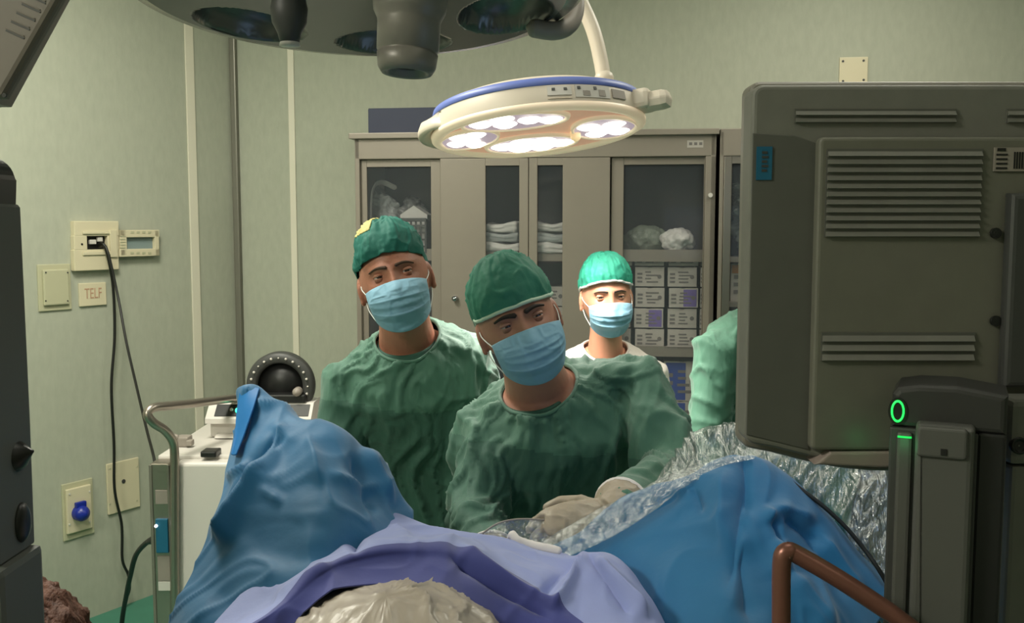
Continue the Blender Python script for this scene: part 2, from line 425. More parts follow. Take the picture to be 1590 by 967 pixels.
t, Ti = wthing('wall_plate', 'square grey-green blank plate at left below the open junction box', 'wall plate', WL, 85, 478)
wpart('back_plate', wbox(MB(), WL, 58, 411, 112, 480, 0, .008, .003), M['beige2'], t, Ti)
wpart('cover', wbox(MB(), WL, 67, 419, 109, 472, .008, .02, .006), M['beige2'], t, Ti)
for q in ((71, 423), (105, 423), (71, 467), (105, 467)):
    x, z = WL.loc(q[0], q[1], -.02); wpart('screw', MB().cyl((x, -.019, z), (x, -.022, z), .003, seg=10), M['greyd'], t, Ti)
t, Ti = wthing('phone_socket_plate', 'small cream plate with red lettering below the open junction box', 'wall plate', WL, 143, 472)
wpart('plate', wbox(MB(), WL, 123, 440, 166, 473, 0, .01, .003), M['beige'], t, Ti)
x, z = WL.loc(145, 456, -.011)
obj('lettering', text_mesh('TELF', .062, Ti @ Matrix.Translation((x, -.0105, z)) @ Matrix.Rotation(R(90), 4, 'X') @ Matrix.Diagonal((.62, 1, 1, 1))), mat('red_print', '#b58f74', .6), t)
t, Ti = wthing('power_socket', 'square wall power socket with a blue round flap', 'socket', WL, 122, 825)
wpart('back_plate', wbox(MB(), WL, 96, 753, 147, 827, 0, .008, .003), M['beige2'], t, Ti)
wpart('frame', wbox(MB(), WL, 103, 761, 144, 819, .008, .022, .004), M['beige'], t, Ti)
mb = MB(); x, z = WL.loc(124, 796, -.03)
mb.tube([(x, -.02, z), (x, -.045, z)], .032, 24); mb.box((x + .002, -.034, z + .035), (.045, .02, .025), None, .005)
wpart('flap', mb, M['bluecap'], t, Ti)
for q in ((108, 767), (139, 763), (108, 814), (139, 810)):
    x, z = WL.loc(q[0], q[1], -.022); wpart('screw', MB().cyl((x, -.021, z), (x, -.025, z), .004, seg=10), M['white'], t, Ti)
t, Ti = wthing('blank_plate', 'cream square plate with a keyhole, behind the hanging black cable', 'wall plate', WL, 192, 785)
wpart('plate', wbox(MB(), WL, 166, 721, 218, 786, 0, .01, .003), M['beige'], t, Ti)
x, z = WL.loc(192, 747, -.011); wpart('keyhole', MB().cyl((x, -.009, z), (x, -.012, z), .009, seg=14), M['greyd'], t, Ti)
for q in ((171, 727), (213, 724), (171, 782), (213, 777)):
    x, z = WL.loc(q[0], q[1], -.011); wpart('screw', MB().cyl((x, -.009, z), (x, -.012, z), .0035, seg=10), M['beige2'], t, Ti)
t, Ti = wthing('junction_plate', 'small cream junction plate high on the back wall above the large monitor', 'wall plate', WB, 1325, 128)
wpart('plate', wbox(MB(), WB, 1304, 89, 1347, 129, 0, .01, .003), M['beige'], t, Ti)
for q in ((1309, 95), (1341, 94), (1309, 126), (1341, 124)):
    x, z = WB.loc(q[0], q[1], -.011); wpart('screw', MB().cyl((x, -.009, z), (x, -.012, z), .005, seg=10), M['greyd'], t, Ti)

# cables
def wl_at(px, py, off=.03):
    x, z = WL.loc(px, py, -off); return WL.M @ Vector((x, -off, z))
def Ycart(px, py, Y): return at(px, py, Y)
pts = [wl_at(153, 380, .01), wl_at(163, 383, .05), wl_at(175, 440, .04), wl_at(178, 520, .04), wl_at(173, 600, .04), wl_at(177, 690, .04), wl_at(178, 760, .04), wl_at(189, 815, .04), wl_at(190, 868, .04), wl_at(199, 892, .04), wl_at(201, 915, .04), wl_at(192, 938, .03)]
tag(centred(obj('cable', MB().tube(path(pts, 90), .0058, 10), M['cable'])), 'black cable hanging down the left wall in front of the keyhole plate', 'cable')
pts = [wl_at(154, 383, .014), wl_at(166, 387, .06), wl_at(183, 460, .1), wl_at(196, 530, .2), at(212, 600, 3.75), at(228, 668, 3.55), at(240, 716, 3.38), at(244, 760, 3.36), at(244, 900, 3.35), at(244, 1180, 3.35)]
tag(centred(obj('cable', MB().tube(path(pts, 90), .0052, 10), M['cable'])), 'black cable slanting from the open junction box to the steel column', 'cable')
t = thing('power_cable', 'thick black power cord plugged into the steel column of the white cart', 'cord', at(250, 838, 3.1))
def rel(o, P): return [Vector(p) - o.location for p in P]
obj('wire', MB().tube(rel(t, path([at(243, 836, 3.13), at(228, 842, 3.2), at(211, 862, 3.3), at(202, 895, 3.4), at(196, 925, 3.5), at(190, 960, 3.6), at(186, 1010, 3.62)], 50)), .009, 12), M['cable'], t)
obj('plug', MB().tube(rel(t, [at(258, 832, 3.12), at(250, 834, 3.12), at(244, 836, 3.12), at(232, 840, 3.16)]), [.022, .022, .018, .011], 16), M['black'], t)

# ================================================================ CABINETS
CW, _ = WB.loc(553, 230, -.42)
CD = .42
def cab_x(px, yo=-CD, py=400): return WB.loc(px, py, yo)[0]
def cab_z(py, px=900, yo=-CD): return WB.loc(px, py, yo)[1]
xL, xR = cab_x(553), cab_x(1109)
# frame-local heights are taken at the middle of the cabinet
zT = WB.loc(830, 208, -CD)[1]; zR = WB.loc(830, 245, -CD)[1]
zS1 = WB.loc(1030, 388, -CD)[1]; zS1b = WB.loc(1030, 407, -CD)[1]
zS2 = WB.loc(1030, 540, -CD)[1]; zS2b = WB.loc(1030, 556, -CD)[1]
cab = thing('storage_cabinet', 'wide grey metal cabinet with glass doors behind the surgeons', 'cabinet', T=WB.M @ Matrix.Translation((xL, -CD, 0)))
def cx(px): return cab_x(px) - xL
W_ = xR - xL
mb = MB()
mb.b2((0, 0, .08), (.02, CD - .005, zT), .002); mb.b2((W_ - .02, 0, .08), (W_, CD - .005, zT), .002)
mb.b2((0, CD - .02, .08), (W_, CD - .005, zT)); mb.b2((0, .0, zR + .001), (W_, CD - .005, zT), .003); mb.b2((0, 0, .06), (W_, CD - .005, .12), .003)
mb.b2((-.02, -.02, zT - .012), (W_ + .01, CD - .005, zT + .012), .003)
mb.b2((cx(1093), 0, .12), (W_, .03, zR), .002)
obj('carcass', mb, M['steel'], cab)
obj('plinth', MB().b2((.03, .03, 0), (W_ - .03, CD - .03, .062)), M['greyd'], cab)
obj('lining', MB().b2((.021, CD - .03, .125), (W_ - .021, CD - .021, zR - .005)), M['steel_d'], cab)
for a_, b_ in ((zS1b, zS1), (zS2b, zS2)):
    obj('shelf', MB().b2((.021, .06, a_ + .012), (W_ - .021, CD - .035, a_ + .03)).b2((.021, .05, a_), (W_ - .021, .062, b_)), M['steel'], cab)
zs3 = .55
obj('shelf', MB().b2((.021, .06, zs3), (W_ - .021, CD - .035, zs3 + .02)), M['steel'], cab)
def leaf(name, xa, xb, stl, str_, y, handle_px=None, zb=.13, top=zR):
    """framed glass sliding door"""
    mb = MB(); mb.b2((xa, y, zb), (xa + stl, y + .018, top), .002); mb.b2((xb - str_, y, zb), (xb, y + .018, top), .002)
    mb.b2((xa + stl, y + .001, top - .03), (xb - str_, y + .017, top), 0); mb.b2((xa + stl, y + .001, zb), (xb - str_, y + .017, zb + .1), 0)
    d = obj(name, mb, M['steel'], cab)
    obj('pane', MB().b2((xa + stl, y + .007, zb + .1), (xb - str_, y + .011, top - .03)), M['glass'], d)
    return d
leaf('door', .0 + .006, cx(683), cx(569) - .006, cx(683) - cx(668), .022)
d = leaf('door', cx(684), cx(820), cx(754) - cx(684), cx(820) - cx(806), .002)
x, z = WB.loc(707, 463, -CD); obj('knob', MB().tube([(x - xL, .0, z), (x - xL, -.02, z)], .012, 16), M['chrome'], d)
d = leaf('door', cx(821), cx(946), cx(834) - cx(821), cx(946) - cx(873), .002)
d = leaf('door', cx(948), cx(1093), cx(967) - cx(948), .004, .022)
mb = MB(); a = WB.loc(1067, 218, -CD); b = WB.loc(1092, 229, -CD); mb.b2((a[0] - xL, -.001, a[1]), (b[0] - xL, .002, b[1]))
o = obj('label_sticker', mb, M['carton'], cab)
mb = MB()
for k in range(3): mb.b2((a[0] - xL + .008 + .02 * k, -.002, b[1] + .01), (a[0] - xL + .02 + .02 * k, 0, a[1] - .008))
obj('sticker_print', mb, M['print'], o)
x, z = WB.loc(1103, 303, -CD); obj('lock', MB().cyl((x - xL, .0, z), (x - xL, -.01, z), .009), M['white'], cab)
# second cabinet
x2, x3 = cab_x(1115), cab_x(1115) + 1.2
c2 = thing('storage_cabinet', 'second grey metal cabinet half hidden behind the large monitor', 'cabinet', T=WB.M @ Matrix.Translation((x2, -CD, 0)))
W2 = x3 - x2; mb = MB()
mb.b2((0, 0, .06), (cab_x(1121) - x2 , CD - .005, zT), .002); mb.b2((W2 - .03, 0, .06), (W2, CD - .005, zT), .002)
mb.b2((0, CD - .02, .06), (W2, CD - .005, zT)); mb.b2((0, 0, zR), (W2, CD - .005, zT + .012), .003); mb.b2((0, 0, .06), (W2, CD - .005, .12))
obj('carcass', mb, M['steel'], c2)
obj('plinth', MB().b2((.03, .03, 0), (W2 - .03, CD - .03, .062)), M['greyd'], c2)
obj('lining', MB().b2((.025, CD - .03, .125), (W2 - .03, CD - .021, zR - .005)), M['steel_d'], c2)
for z in (zS1b, WB.loc(1140, 478, -CD)[1], zS2b - .12, .55): obj('shelf', MB().b2((.025, .05, z), (W2 - .03, CD - .035, z + .02)), M['steel'], c2)
mb = MB(); xa = cab_x(1121) - x2 + .002; xb = cab_x(1134) - x2
mb.b2((xa, .004, .13), (xb, .022, zR), .002); mb.b2((W2 - .08, .004, .13), (W2 - .032, .022, zR), .002); mb.b2((xb, .005, zR - .03), (W2 - .08, .021, zR)); mb.b2((xb, .005, .13), (W2 - .08, .021, .2))
d = obj('door', mb, M['alu'], c2); obj('pane', MB().b2((xb, .011, .2), (W2 - .08, .015, zR - .03)), M['glass'], d)
# box on top of the cabinet
bx = thing('storage_box', 'dark navy cardboard box on top of the wide cabinet', 'box', T=WB.M @ Matrix.Translation((cab_x(590, -.2), -.2, zT + .012)))
zb1 = WB.loc(630, 171, -.3)[1] - zT - .012
obj('body', MB().b2((0, -.16, 0), (.4, .16, zb1), .003), M['navy'], bx)
obj('lid_flap', MB().b2((.002, -.158, zb1), (.398, -.002, zb1 + .003)).b2((.002, .002, zb1), (.398, .158, zb1 + .003)), M['navy'], bx)

# ---- content of the cabinets
def cworld(px, yo): # cabinet-depth yo in front of wall
    return WB.loc(px, 400, yo)[0]
def on_shelf(name, label, cat, px, yo, z, group=None):
    return thing(name, label, cat, T=WB.M @ Matrix.Translation((WB.loc(px, 400, yo)[0], yo, z)), group=group)
def crumple(mb_pts, amp, sc, seed, vox=.006):
    me = remesh(mb_pts, vox, 2); a = coords(me); n = normals(me)
    a = a + n * (fbm(a * sc, seed, 3) * amp)[:, None]; setco(me, a)
    for p in me.polygons: p.use_smooth = True
    return me
G = 'packed supplies in the cabinet'
zsh = zS1b + .031
# left bay
t = on_shelf('wire_basket', 'dark perforated basket on the left cabinet shelf', 'basket', 640, -.27, zsh)
zb0 = WB.loc(640, 340, -.27)[1] - zsh
t_b = zb0
mb = MB(); bw = .085
mb.b2((-bw, -.1, 0), (bw, .1, .006))
for sx in (-1, 1): mb.b2((sx * bw - .003, -.1, 0), (sx * bw + .003, .1, zb0), .001)
mb.b2((-bw, .097, 0), (bw, .103, zb0))
nH = 8
for k in range(nH + 1): x = -bw + 2 * bw * k / nH; mb.b2((x - .004, -.103, 0), (x + .004, -.098, zb0))
for k in range(6): z = zb0 * k / 5; mb.b2((-bw, -.104, max(0, z - .004)), (bw, -.098, z + .004))
mb.b2((-bw - .004, -.108, zb0 - .012), (bw + .004, -.098, zb0 + .004), .002)
obj('basket', mb, M['greyd'], t)
p = on_shelf('paper_pack', 'white folded paper pack peeking out of the dark basket', 'paper pack', 648, -.27, zsh + .012)
mb = MB(); mb.loft([[Vector((-.055, y, 0)), Vector((.055, y, 0)), Vector((.06, y, zb0 + .006)), Vector((.0, y, zb0 + .045)), Vector((-.06, y, zb0 + .006))] for y in (-.06, .04)], smooth=False)
obj('pack', mb, M['paper'], p)
def bag(px, py0, px1, py1, yo, name, label, cat, m, seed, amp=.02, z=None, ry=.08, crest=None):
    xa, xb = WB.loc(px, 400, yo)[0], WB.loc(px1, 400, yo)[0]; zt = WB.loc((px + px1) / 2, py0, yo)[1]; z0 = z if z is not None else zsh
    t = thing(name, label, cat, T=WB.M @ Matrix.Translation(((xa + xb) / 2, yo, z0)))
    h = zt - z0; mb = MB(); hw = (xb - xa) / 2
    if crest:
        rings = []
        for k, (fx, fh) in enumerate(crest):
            x = -hw + 2 * hw * fx; hh = h * fh
            rings.append([Vector((x, ry * math.cos(a) * .9, hh / 2 + hh / 2 * math.sin(a))) for a in [2 * math.pi * j / 16 for j in range(16)]])
        mb.loft(rings)
    else: mb.ell((0, 0, h / 2), (hw, ry, h / 2))
    me = crumple(mb, amp, 28, seed, .005); a = coords(me); a[:, 2] -= a[:, 2].min(); a[:, 1] = np.clip(a[:, 1], -.1, .2); setco(me, a)
    obj('wrap', me, m, t); return t
bag(572, 279, 618, 345, -.17, 'plastic_bag', 'crumpled clear plastic bag standing in the left cabinet bay', 'bag', M['bag'], 3, .018, crest=((0, .9), (.25, 1), (.55, .85), (.8, .7), (1, .6)))
bag(622, 305, 664, 345, -.14, 'plastic_bag', 'grey crumpled plastic bag behind the dark basket', 'bag', mat('grey_bag', '#6a6a68', .3, bump=.6), 5, .02)
# white wall-like folder at the far left of bay
t = on_shelf('folded_sheet', 'white bent plastic sheet at the far left of the cabinet', 'sheet', 577, -.31, zsh)
hh = WB.loc(577, 282, -.31)[1] - zsh
obj('sheet', MB().tube(path([(0, 0, 0), (0, 0, hh * .6), (.005, .02, hh * .9), (.03, .06, hh), (.08, .1, hh * .93)], 24), .012, 10, flat=.3, ref=(1, 0, 0)), M['paper'], t)
# centre bay packs
def soft_pack(px0, px1, yo, z0, h, label, m, seed):
    xa_, xb_ = WB.loc(px0, 400, yo)[0], WB.loc(px1, 400, yo)[0]; hw = (xb_ - xa_) / 2
    t = thing('sterile_pack', label, 'sterile pack', T=WB.M @ Matrix.Translation(((xa_ + xb_) / 2, yo, z0)), group='white sterile packs on the centre shelf')
    me = remesh(MB().box((0, 0, h / 2), (hw * 2, .16, h), None, h * .4, 0, 4), .004, 3); a = coords(me); n = normals(me)
    a = a + n * (fbm(a * np.array([14, 14, 60]), seed, 3) * .0035)[:, None]; a[:, 2] += .006 * np.sin(a[:, 0] * 40 + seed) * (a[:, 2] / h); a[:, 2] -= a[:, 2].min(); setco(me, a)
    for p in me.polygons: p.use_smooth = True
    obj('wrap', me, m, t)
hp = (WB.loc(800, 346, -.3)[1] - zsh) / 3
for i, (xa, xb, side) in enumerate(((752, 811, 'left'), (828, 884, 'right'))):
    for k, pos in enumerate(('bottom', 'middle', 'top')):
        soft_pack(xa + 3 * k * (1 - i), xb - 2 * k, -.3, zsh + k * hp, hp * .94, 'white sterile pack behind the %s centre glass door, %s of its stack' % (side, pos), M['paper'] if k != 1 else M['bag'], 60 + i * 5 + k)
# right bay bundle
bag(969, 349, 1040, 385, -.25, 'plastic_bag', 'greenish clear bag on the right cabinet shelf', 'bag', clear_mat('green_bag', '#8f988a', .55, .2, .8, 25), 21, .01)
bag(1026, 353, 1078, 380, -.32, 'plastic_bag', 'white bundled plastic bag on the right cabinet shelf', 'bag', M['paper'], 22, .012, ry=.06)
# suture boxes
def carton(name, label, cx_, yo, z, w, h, kind, dep=.16, group='white suture boxes stacked in the right bay', cat='box'):
    t = thing(name, label, cat, T=WB.M @ Matrix.Translation((cx_, yo, z)), group=group)
    nw = w * .16; mb = MB(); hw = w / 2
    front = [(-hw, 0), (hw, 0), (hw, h)] + ([(nw / 2 + nw / 2 * (math.cos(a) - 1), h - nw * .5 * math.sin(a)) for a in [math.pi * k / 8 for k in range(9)]] if kind != 'plain' else []) + [(-hw, h)]
    mb.prism(front, 0, .004); mb.b2((-hw, .004, 0), (hw, dep, h - .002), .001)
    obj('carton', mb, M['carton'], t)
    mb = MB()
    if kind == 'purple': mb.b2((0.0, -.001, .004), (hw * .9, 0, h - .006))
    if kind == 'blue': mb.b2((-hw * .9, -.001, .004), (hw * .2, 0, h - .006))
    if kind == 'orange': mb.b2((-hw * .95, -.001, h * .75), (hw * .95, 0, h - .004))
    if kind in ('purple', 'blue', 'orange'): obj('colour_panel', mb, {'purple': M['purple'], 'blue': M['bluelab'], 'orange': M['orange']}[kind], t)
    else: mb.bm.free()
    mb = MB(); rr = random.Random(int(cx_ * 1000 + z * 777))
    for k in range(4):
        zz = h * (.2 + .17 * k); xx = -hw * .25 + rr.uniform(-.004, .004); ln = w * rr.uniform(.2, .45)
        mb.b2((xx, -.0016, zz), (xx + ln, -.0004, zz + h * .07))
    for k in range(3): mb.b2((-hw * .85, -.0016, h * (.2 + .2 * k)), (-hw * .5, -.0004, h * (.3 + .2 * k)))
    mb.tube([(hw * .68, 0, h * .5), (hw * .68, -.0012, h * .5)], h * .11, 12, cap='flat')
    obj('print', mb, M['print'], t)
    return t
zrow = [WB.loc(1030, y, -.34)[1] for y in (517, 491.5, 465.5, 439.5, 412.5)]
zrow[0] = zS2b + .031
rowh = (zrow[4] - zrow[0]) / 4
xs = [(940, 982), (985, 1033), (1036, 1084), (1086, 1100)]
posn = ['far left column, mostly behind the nurse', 'left full column', 'right full column', 'cut-off column at the cabinet edge']
rown = ['bottom row', 'second row from the bottom', 'middle row', 'second row from the top', 'top row']
for r_ in range(5):
    for c_, (a_, b_) in enumerate(xs):
        xa, xb = WB.loc(a_, 450, -.34)[0], WB.loc(b_, 450, -.34)[0]
        if c_ == 3: xb = min(xR - .025, xa + .1)
        kind = 'notch'
        if (r_, c_) == (2, 2): kind = 'purple'
        if (r_, c_) == (1, 1): kind = 'purple'
        if r_ == 4: kind = 'plain'
        jit = random.uniform(-.004, .004)
        lab = 'white suture box%s, %s, %s' % (' with a purple panel' if kind == 'purple' else '', rown[r_], posn[c_])
        carton('suture_box', lab, (xa + xb) / 2 + (jit if c_ not in (3,) else 0), -.34 + random.uniform(-.004, .006), zrow[0] + r_ * rowh, xb - xa - .008, rowh - .006 if r_ < 4 else rowh * .72, kind)
# boxes in centre bay
for k, (py_, yo) in enumerate(((434, -.33), (458, -.33), (482, -.33))):
    xa, xb = WB.loc(838, 450, yo)[0], WB.loc(872, 450, yo)[0]; z = [zS2b + .031 + 2 * rowh, zS2b + .031 + rowh, zS2b + .031][k]
    carton('suture_box', 'white box in the centre bay behind the glass, %s of three' % ['top', 'middle', 'bottom'][k], (xa + xb) / 2, yo, z + (rowh if 0 else 0), xb - xa + .03, rowh - .005, 'plain', group='white boxes in the centre bay')
# lower packages right
z0 = zs3 + .021
for k, (lab, kd) in enumerate((('white and blue package low in the right bay, bottom one', 'blue'), ('white and blue package low in the right bay, middle one', 'blue'), ('white and blue package low in the right bay, top one', 'blue'))):
    xa, xb = WB.loc(1036, 580, -.33)[0], WB.loc(1082, 580, -.33)[0]
    zt = WB.loc(1060, 560, -.33)[1]; hh = (zt - z0) / 3
    carton('supply_package', lab, (xa + xb) / 2, -.33, z0 + k * hh, .15, hh - .003, kd, group='blue and white packages', cat='package')
xa = WB.loc(1012, 520, -.36)[0]; t = thing('notepad', 'thin white card pad lying in front of the suture boxes', 'pad', T=WB.M @ Matrix.Translation((WB.loc(1060, 530, -.355)[0], -.355, zS2b + .031)))
obj('pad', MB().b2((-.07, -.015, 0), (.07, .008, .012), .002), M['carton'], t)
# second cabinet content
c2z = zS1b + .021
t = bag(1136, 252, 1200, 380, -.25, 'plastic_bag', 'crumpled dark plastic bags in the second cabinet', 'bag', mat('dark_bags', '#5a625c', .2, noise=.6, nscale=12, bump=.9, coat=.5), 31, .03, z=c2z, ry=.09)
z_ = WB.loc(1140, 478, -CD)[1] + .021
carton('supply_package', 'white package with orange band on the shelf of the second cabinet', WB.loc(1165, 450, -.33)[0], -.33, z_, .16, c2z - .03 - z_ - .0, 'orange', group=None, cat='package')

# ================================================================ CART WITH WHITE MACHINE
YC = 3.1
def lp(T, px, py, Y): return T.inverted() @ at(px, py, Y)
c0 = at(340, 720, YC); TC = Matrix.Translation((c0.x, YC, 0))
cart = thing('equipment_cart', 'white hospital cart with curved steel rail left of the blue drape', 'cart', T=TC)
def P(px, py, Y=YC): return lp(TC, px, py, Y)
xa = P(271, 800).x; xb = xa + .62; zt = P(300, 716).z; zb = .14
mb = MB().prism(rpoly(xa, zb, xb, zt, .03), -.02, .5, .012); obj('body', mb, M['white'], cart)
zt2 = P(300, 704, 3.35).z
obj('top', MB().b2((xa - .06, .03, zt - .005), (xb, .56, zt + .012), .006), M['white'], cart)
obj('drawer_handle', MB().b2((P(317, 710, 3.14).x, .0, zt + .012), (P(342, 722, 3.14).x, .06, zt + .032), .005), M['black'], cart)
x0, x1 = P(241, 800).x, P(270, 800).x
col = obj('column', MB().b2((x0, -.03, .14), (x1, .05, P(255, 716).z), .004), M['alu'], cart)
obj('column_edge', MB().b2((x0 - .004, -.034, .14), (x0 + .006, .05, P(255, 718).z), .002).b2((x1 - .006, -.036, .14), (x1 + .002, .05, P(255, 718).z), .002), M['trimdark'], cart)
for k, (y0, y1, mm) in enumerate(((757, 778, 'greyl'), (858, 896, 'greyl'), (897, 911, 'white'))):
    o = obj('label_plate', MB().b2((P(248, 800).x, -.034, P(250, y1).z), (P(267, 800).x, -.029, P(250, y0).z), .001), M[mm], col)
obj('socket', MB().b2((P(248, 800).x, -.042, P(250, 852).z), (P(267, 800).x, -.029, P(250, 800).z), .003), M['tealstick'], col)
q = P(250, 810); obj('indicator', MB().tube([(q.x, -.04, q.z), (q.x, -.046, q.z)], .005, 10), M['white_led'], col)
pts = [P(380, 616, 3.5), P(370, 617, 3.45), P(310, 625, 3.2), P(262, 630, 3.05), P(238, 633, 2.99), P(229, 643, 2.97), P(238, 656, 2.98), P(256, 668, 3.02), P(268, 684, 3.05), P(271, 704, 3.06), P(271, 760, 3.06)]
pts2 = path(pts, 60) + [P(271, 860, 3.06), Vector((P(271, 800).x, -.04, .14))]
obj('rail', MB().tube(pts2, .0145, 16), M['alu'], cart)
for cx_, cy_ in ((xa + .03, .05), (xb - .05, .05), (xa + .03, .45), (xb - .05, .45)):
    mb = MB(); mb.cyl((cx_ - .012, cy_, .05), (cx_ + .012, cy_, .05), .05, seg=24).cyl((cx_, cy_, .06), (cx_, cy_, .145), .012); obj('castor', mb, M['greyd'], cart)
mb = MB(); q = P(283, 700, 3.25); obj('clamp', MB().box((q.x, .17, zt + .03), (.045, .05, .035), None, .006).box((q.x + .028, .15, zt + .028), (.02, .03, .02), None, .004).tube([(q.x - .02, .15, zt + .045), (q.x - .035, .15, zt + .05)], .012, 12), M['greyl'], cart)
# white machine
YM = 3.4
m0 = at(400, 700, YM); zc = zt + .013
TM = Matrix.Translation((m0.x, YM, zc)); mac = thing('white_machine', 'white medical machine with a dark slanted control panel on the cart', 'machine', T=TM)
def P(px, py, Y=YM): return lp(TM, px, py, Y)
xl, xr = P(326, 660).x, P(482, 660).x; zm = P(340, 653).z; ztop = P(350, 627).z
mb = MB(); mb.b2((xl, 0, 0), (xr, .14, zm), .008)
obj('body', mb, M['white'], mac)
mb = MB(); mb.loft([[Vector((x, -.03, zm - .005)), Vector((x, .14, zm - .005)), Vector((x, .14, ztop)), Vector((x, .03, ztop)), Vector((x, -.028, zm + .012))] for x in (xl - .008, xr + .008)], smooth=False)
obj('hood', mb, M['white'], mac)
sl = math.atan2(ztop - zm - .012, .058)
def slope(x, f, d=.002): return Vector((x, -.028 + .058 * f - d * math.sin(sl), zm + .012 + (ztop - zm - .012) * f + d * math.cos(sl)))
for a_, b_, nm, mm in ((335, 377, 'control_panel', 'black'), (440, 480, 'control_panel', 'greyd')):
    mb = MB(); xa_, xb_ = P(a_, 640).x, P(b_, 640).x
    mb.loft([[slope(x, .15, 0), slope(x, .15, .003), slope(x, .85, .003), slope(x, .85, 0)] for x in (xa_, xb_)], smooth=False)
    cpn = obj(nm, mb, M[mm], mac)
    if mm == 'black':
        c_ = slope(P(370, 643).x, .45, .003); obj('green_light', MB().tube([c_, c_ + Vector((0, -.003, .003))], .009, 14), mat('teal_led', '#20c090', .4, emit='#40ffc0', estr=2.5), cpn)
        c_ = slope(P(360, 642).x, .5, .003); obj('white_light', MB().tube([c_, c_ + Vector((0, -.003, .003))], .006, 12), M['carton'], cpn)
mb = MB(); mb.loft([[Vector((P(335, 690).x + (0 if f else .0), -.002, 0)), Vector((P(400, 690).x, -.002, 0)), Vector((P(400, 690).x, -.03 + .03 * (y_ > .5), P(350, 672).z * (1 if y_ > .5 else .2))), Vector((P(337, 690).x, -.03 + .03 * (y_ > .5), P(350, 672).z * (1 if y_ > .5 else .2)))] for f, y_ in ((0, 0), (1, 1))], smooth=False)
obj('tray', mb, M['white'], mac)
# black ring device standing on the machine
c_ = at(436, 598, 3.47); YR = c_.y; zr0 = zc + ztop
ring = thing('ring_device', 'black round ring-shaped device with white dots on the white machine', 'device', (c_.x, YR, zr0))
zc_ = c_.z - zr0; Rr = 53 / F * YR
TT = Matrix.Translation((0, 0, zc_)) @ Matrix.Rotation(R(90), 4, 'X')
mb = MB().lathe([(Rr * .66, -.02), (Rr * .68, .018), (Rr * .8, .026), (Rr * .96, .02), (Rr, .008), (Rr, -.02), (Rr * .66, -.02)], 64, TT); obj('ring', mb, M['greyd'], ring)
obj('disc', MB().lathe([(0.001, .0), (Rr * .68, .0), (Rr * .68, -.03), (.001, -.03)], 48, TT), M['black'], ring)
for k in range(24):
    a = 2 * math.pi * k / 24
    if -2.2 < math.atan2(math.sin(a), math.cos(a)) < -.9: continue
    q = Vector((Rr * .84 * math.cos(a), -.026, zc_ + Rr * .84 * math.sin(a)))
    obj('dot', MB().tube([q, q + Vector((0, -.003, 0))], .0045 if k % 3 else .003, 8), M['white'], ring)
obj('foot', MB().b2((-.09, -.05, 0), (.1, .04, .03), .006).b2((-.04, -.03, .02), (.04, .02, zc_ - Rr * .8), .004), M['black'], ring)
obj('knob', MB().tube([(.07, -.03, .04), (.07, -.055, .04)], .016, 14), M['greyl'], ring)

# ================================================================ SURGICAL LAMPS
LC = at(836, 207, 2.6)
TL = Matrix.Translation(LC) @ Matrix.Rotation(R(5), 4, 'Y').inverted() @ Matrix.Rotation(R(-7.2), 4, 'X')
lamp = thing('surgical_lamp', 'lit white surgical lamp with a blue stripe over the nurse', 'surgical lamp', T=TL)
RL = 162 / F * 2.6
prof = [(RL * .97, 0), (RL, .006), (RL * 1.0, .014), (RL * .985, .06), (RL * .95, .075), (RL * .8, .09), (RL * .3, .1), (.001, .1)]
obj('housing', MB().lathe(prof, 96), M['lampw'], lamp)
obj('stripe', MB().lathe([(RL * .988, .052), (RL * .996, .054), (RL * .975, .072), (RL * .96, .073)], 96), M['lampb'], lamp)
obj('rim', MB().lathe([(RL * .9, .004), (RL * .92, -.006), (RL * .97, -.008), (RL * 1.01, -.002), (RL * 1.015, .008), (RL * .99, .014)], 96), mat('lamp_rim', '#e8d8c4', .4, emit='#ffe0b8', estr=.25), lamp)
obj('face_plate', MB().lathe([(.001, .004), (RL * .93, .003), (RL * .93, .006), (.001, .007)], 64), mat('lamp_face_lit', '#d0a890', .5, emit='#f0b898', estr=.35), lamp)
fields = [(-.66, -.02, .25, .36, 20, [(-.5, -.3), (.1, .1), (.0, -.6), (.5, .5), (-.3, .4)]), (-.06, .42, .42, .34, 0, [(-.65, 0), (-.25, .45), (-.2, -.4), (.25, .45), (.25, -.35), (.68, .1)]),
          (.63, .0, .28, .42, -15, [(-.4, .4), (.35, .45), (-.45, -.4), (.4, -.3), (0, 0)]), (-.22, -.6, .44, .28, 0, [(-.68, -.05), (-.2, .25), (-.25, -.5), (.3, -.1), (.72, .1)])]
for fx, fy, rx, ry, rot, lens in fields:
    Tm = Matrix.Translation((fx * RL, fy * RL, 0)) @ Matrix.Rotation(R(rot), 4, 'Z')
    mb = MB(); n = 48
    def el(s, z): return [Tm @ Vector((rx * RL * s * math.cos(2 * math.pi * k / n), ry * RL * s * math.sin(2 * math.pi * k / n), z)) for k in range(n)]
    f = obj('lens_field', MB().loft([el(1, .002), el(1.02, -.003)], smooth=False), M['lampfield'], lamp)
    obj('field_rim', MB().loft([el(1.02, .003), el(1.02, -.006), el(1.1, -.007), el(1.13, -.001), el(1.13, .003)], caps=False), mat('field_rim', '#e8d8c4', .4, emit='#ffe0b8', estr=.3) if 'field_rim' not in bpy.data.materials else bpy.data.materials['field_rim'], f)
    for lx, ly in lens:
        c_ = Tm @ Vector((lx * rx * RL, ly * ry * RL, -.003)); rr = .27 * min(rx, ry) * RL * 1.25
        rr *= 1.15; obj('lens', MB().lathe([(.001, -.008), (rr * .6, -.007), (rr, -.001), (rr, .002)], 20, Matrix.Translation(c_)), M['lens'], f)
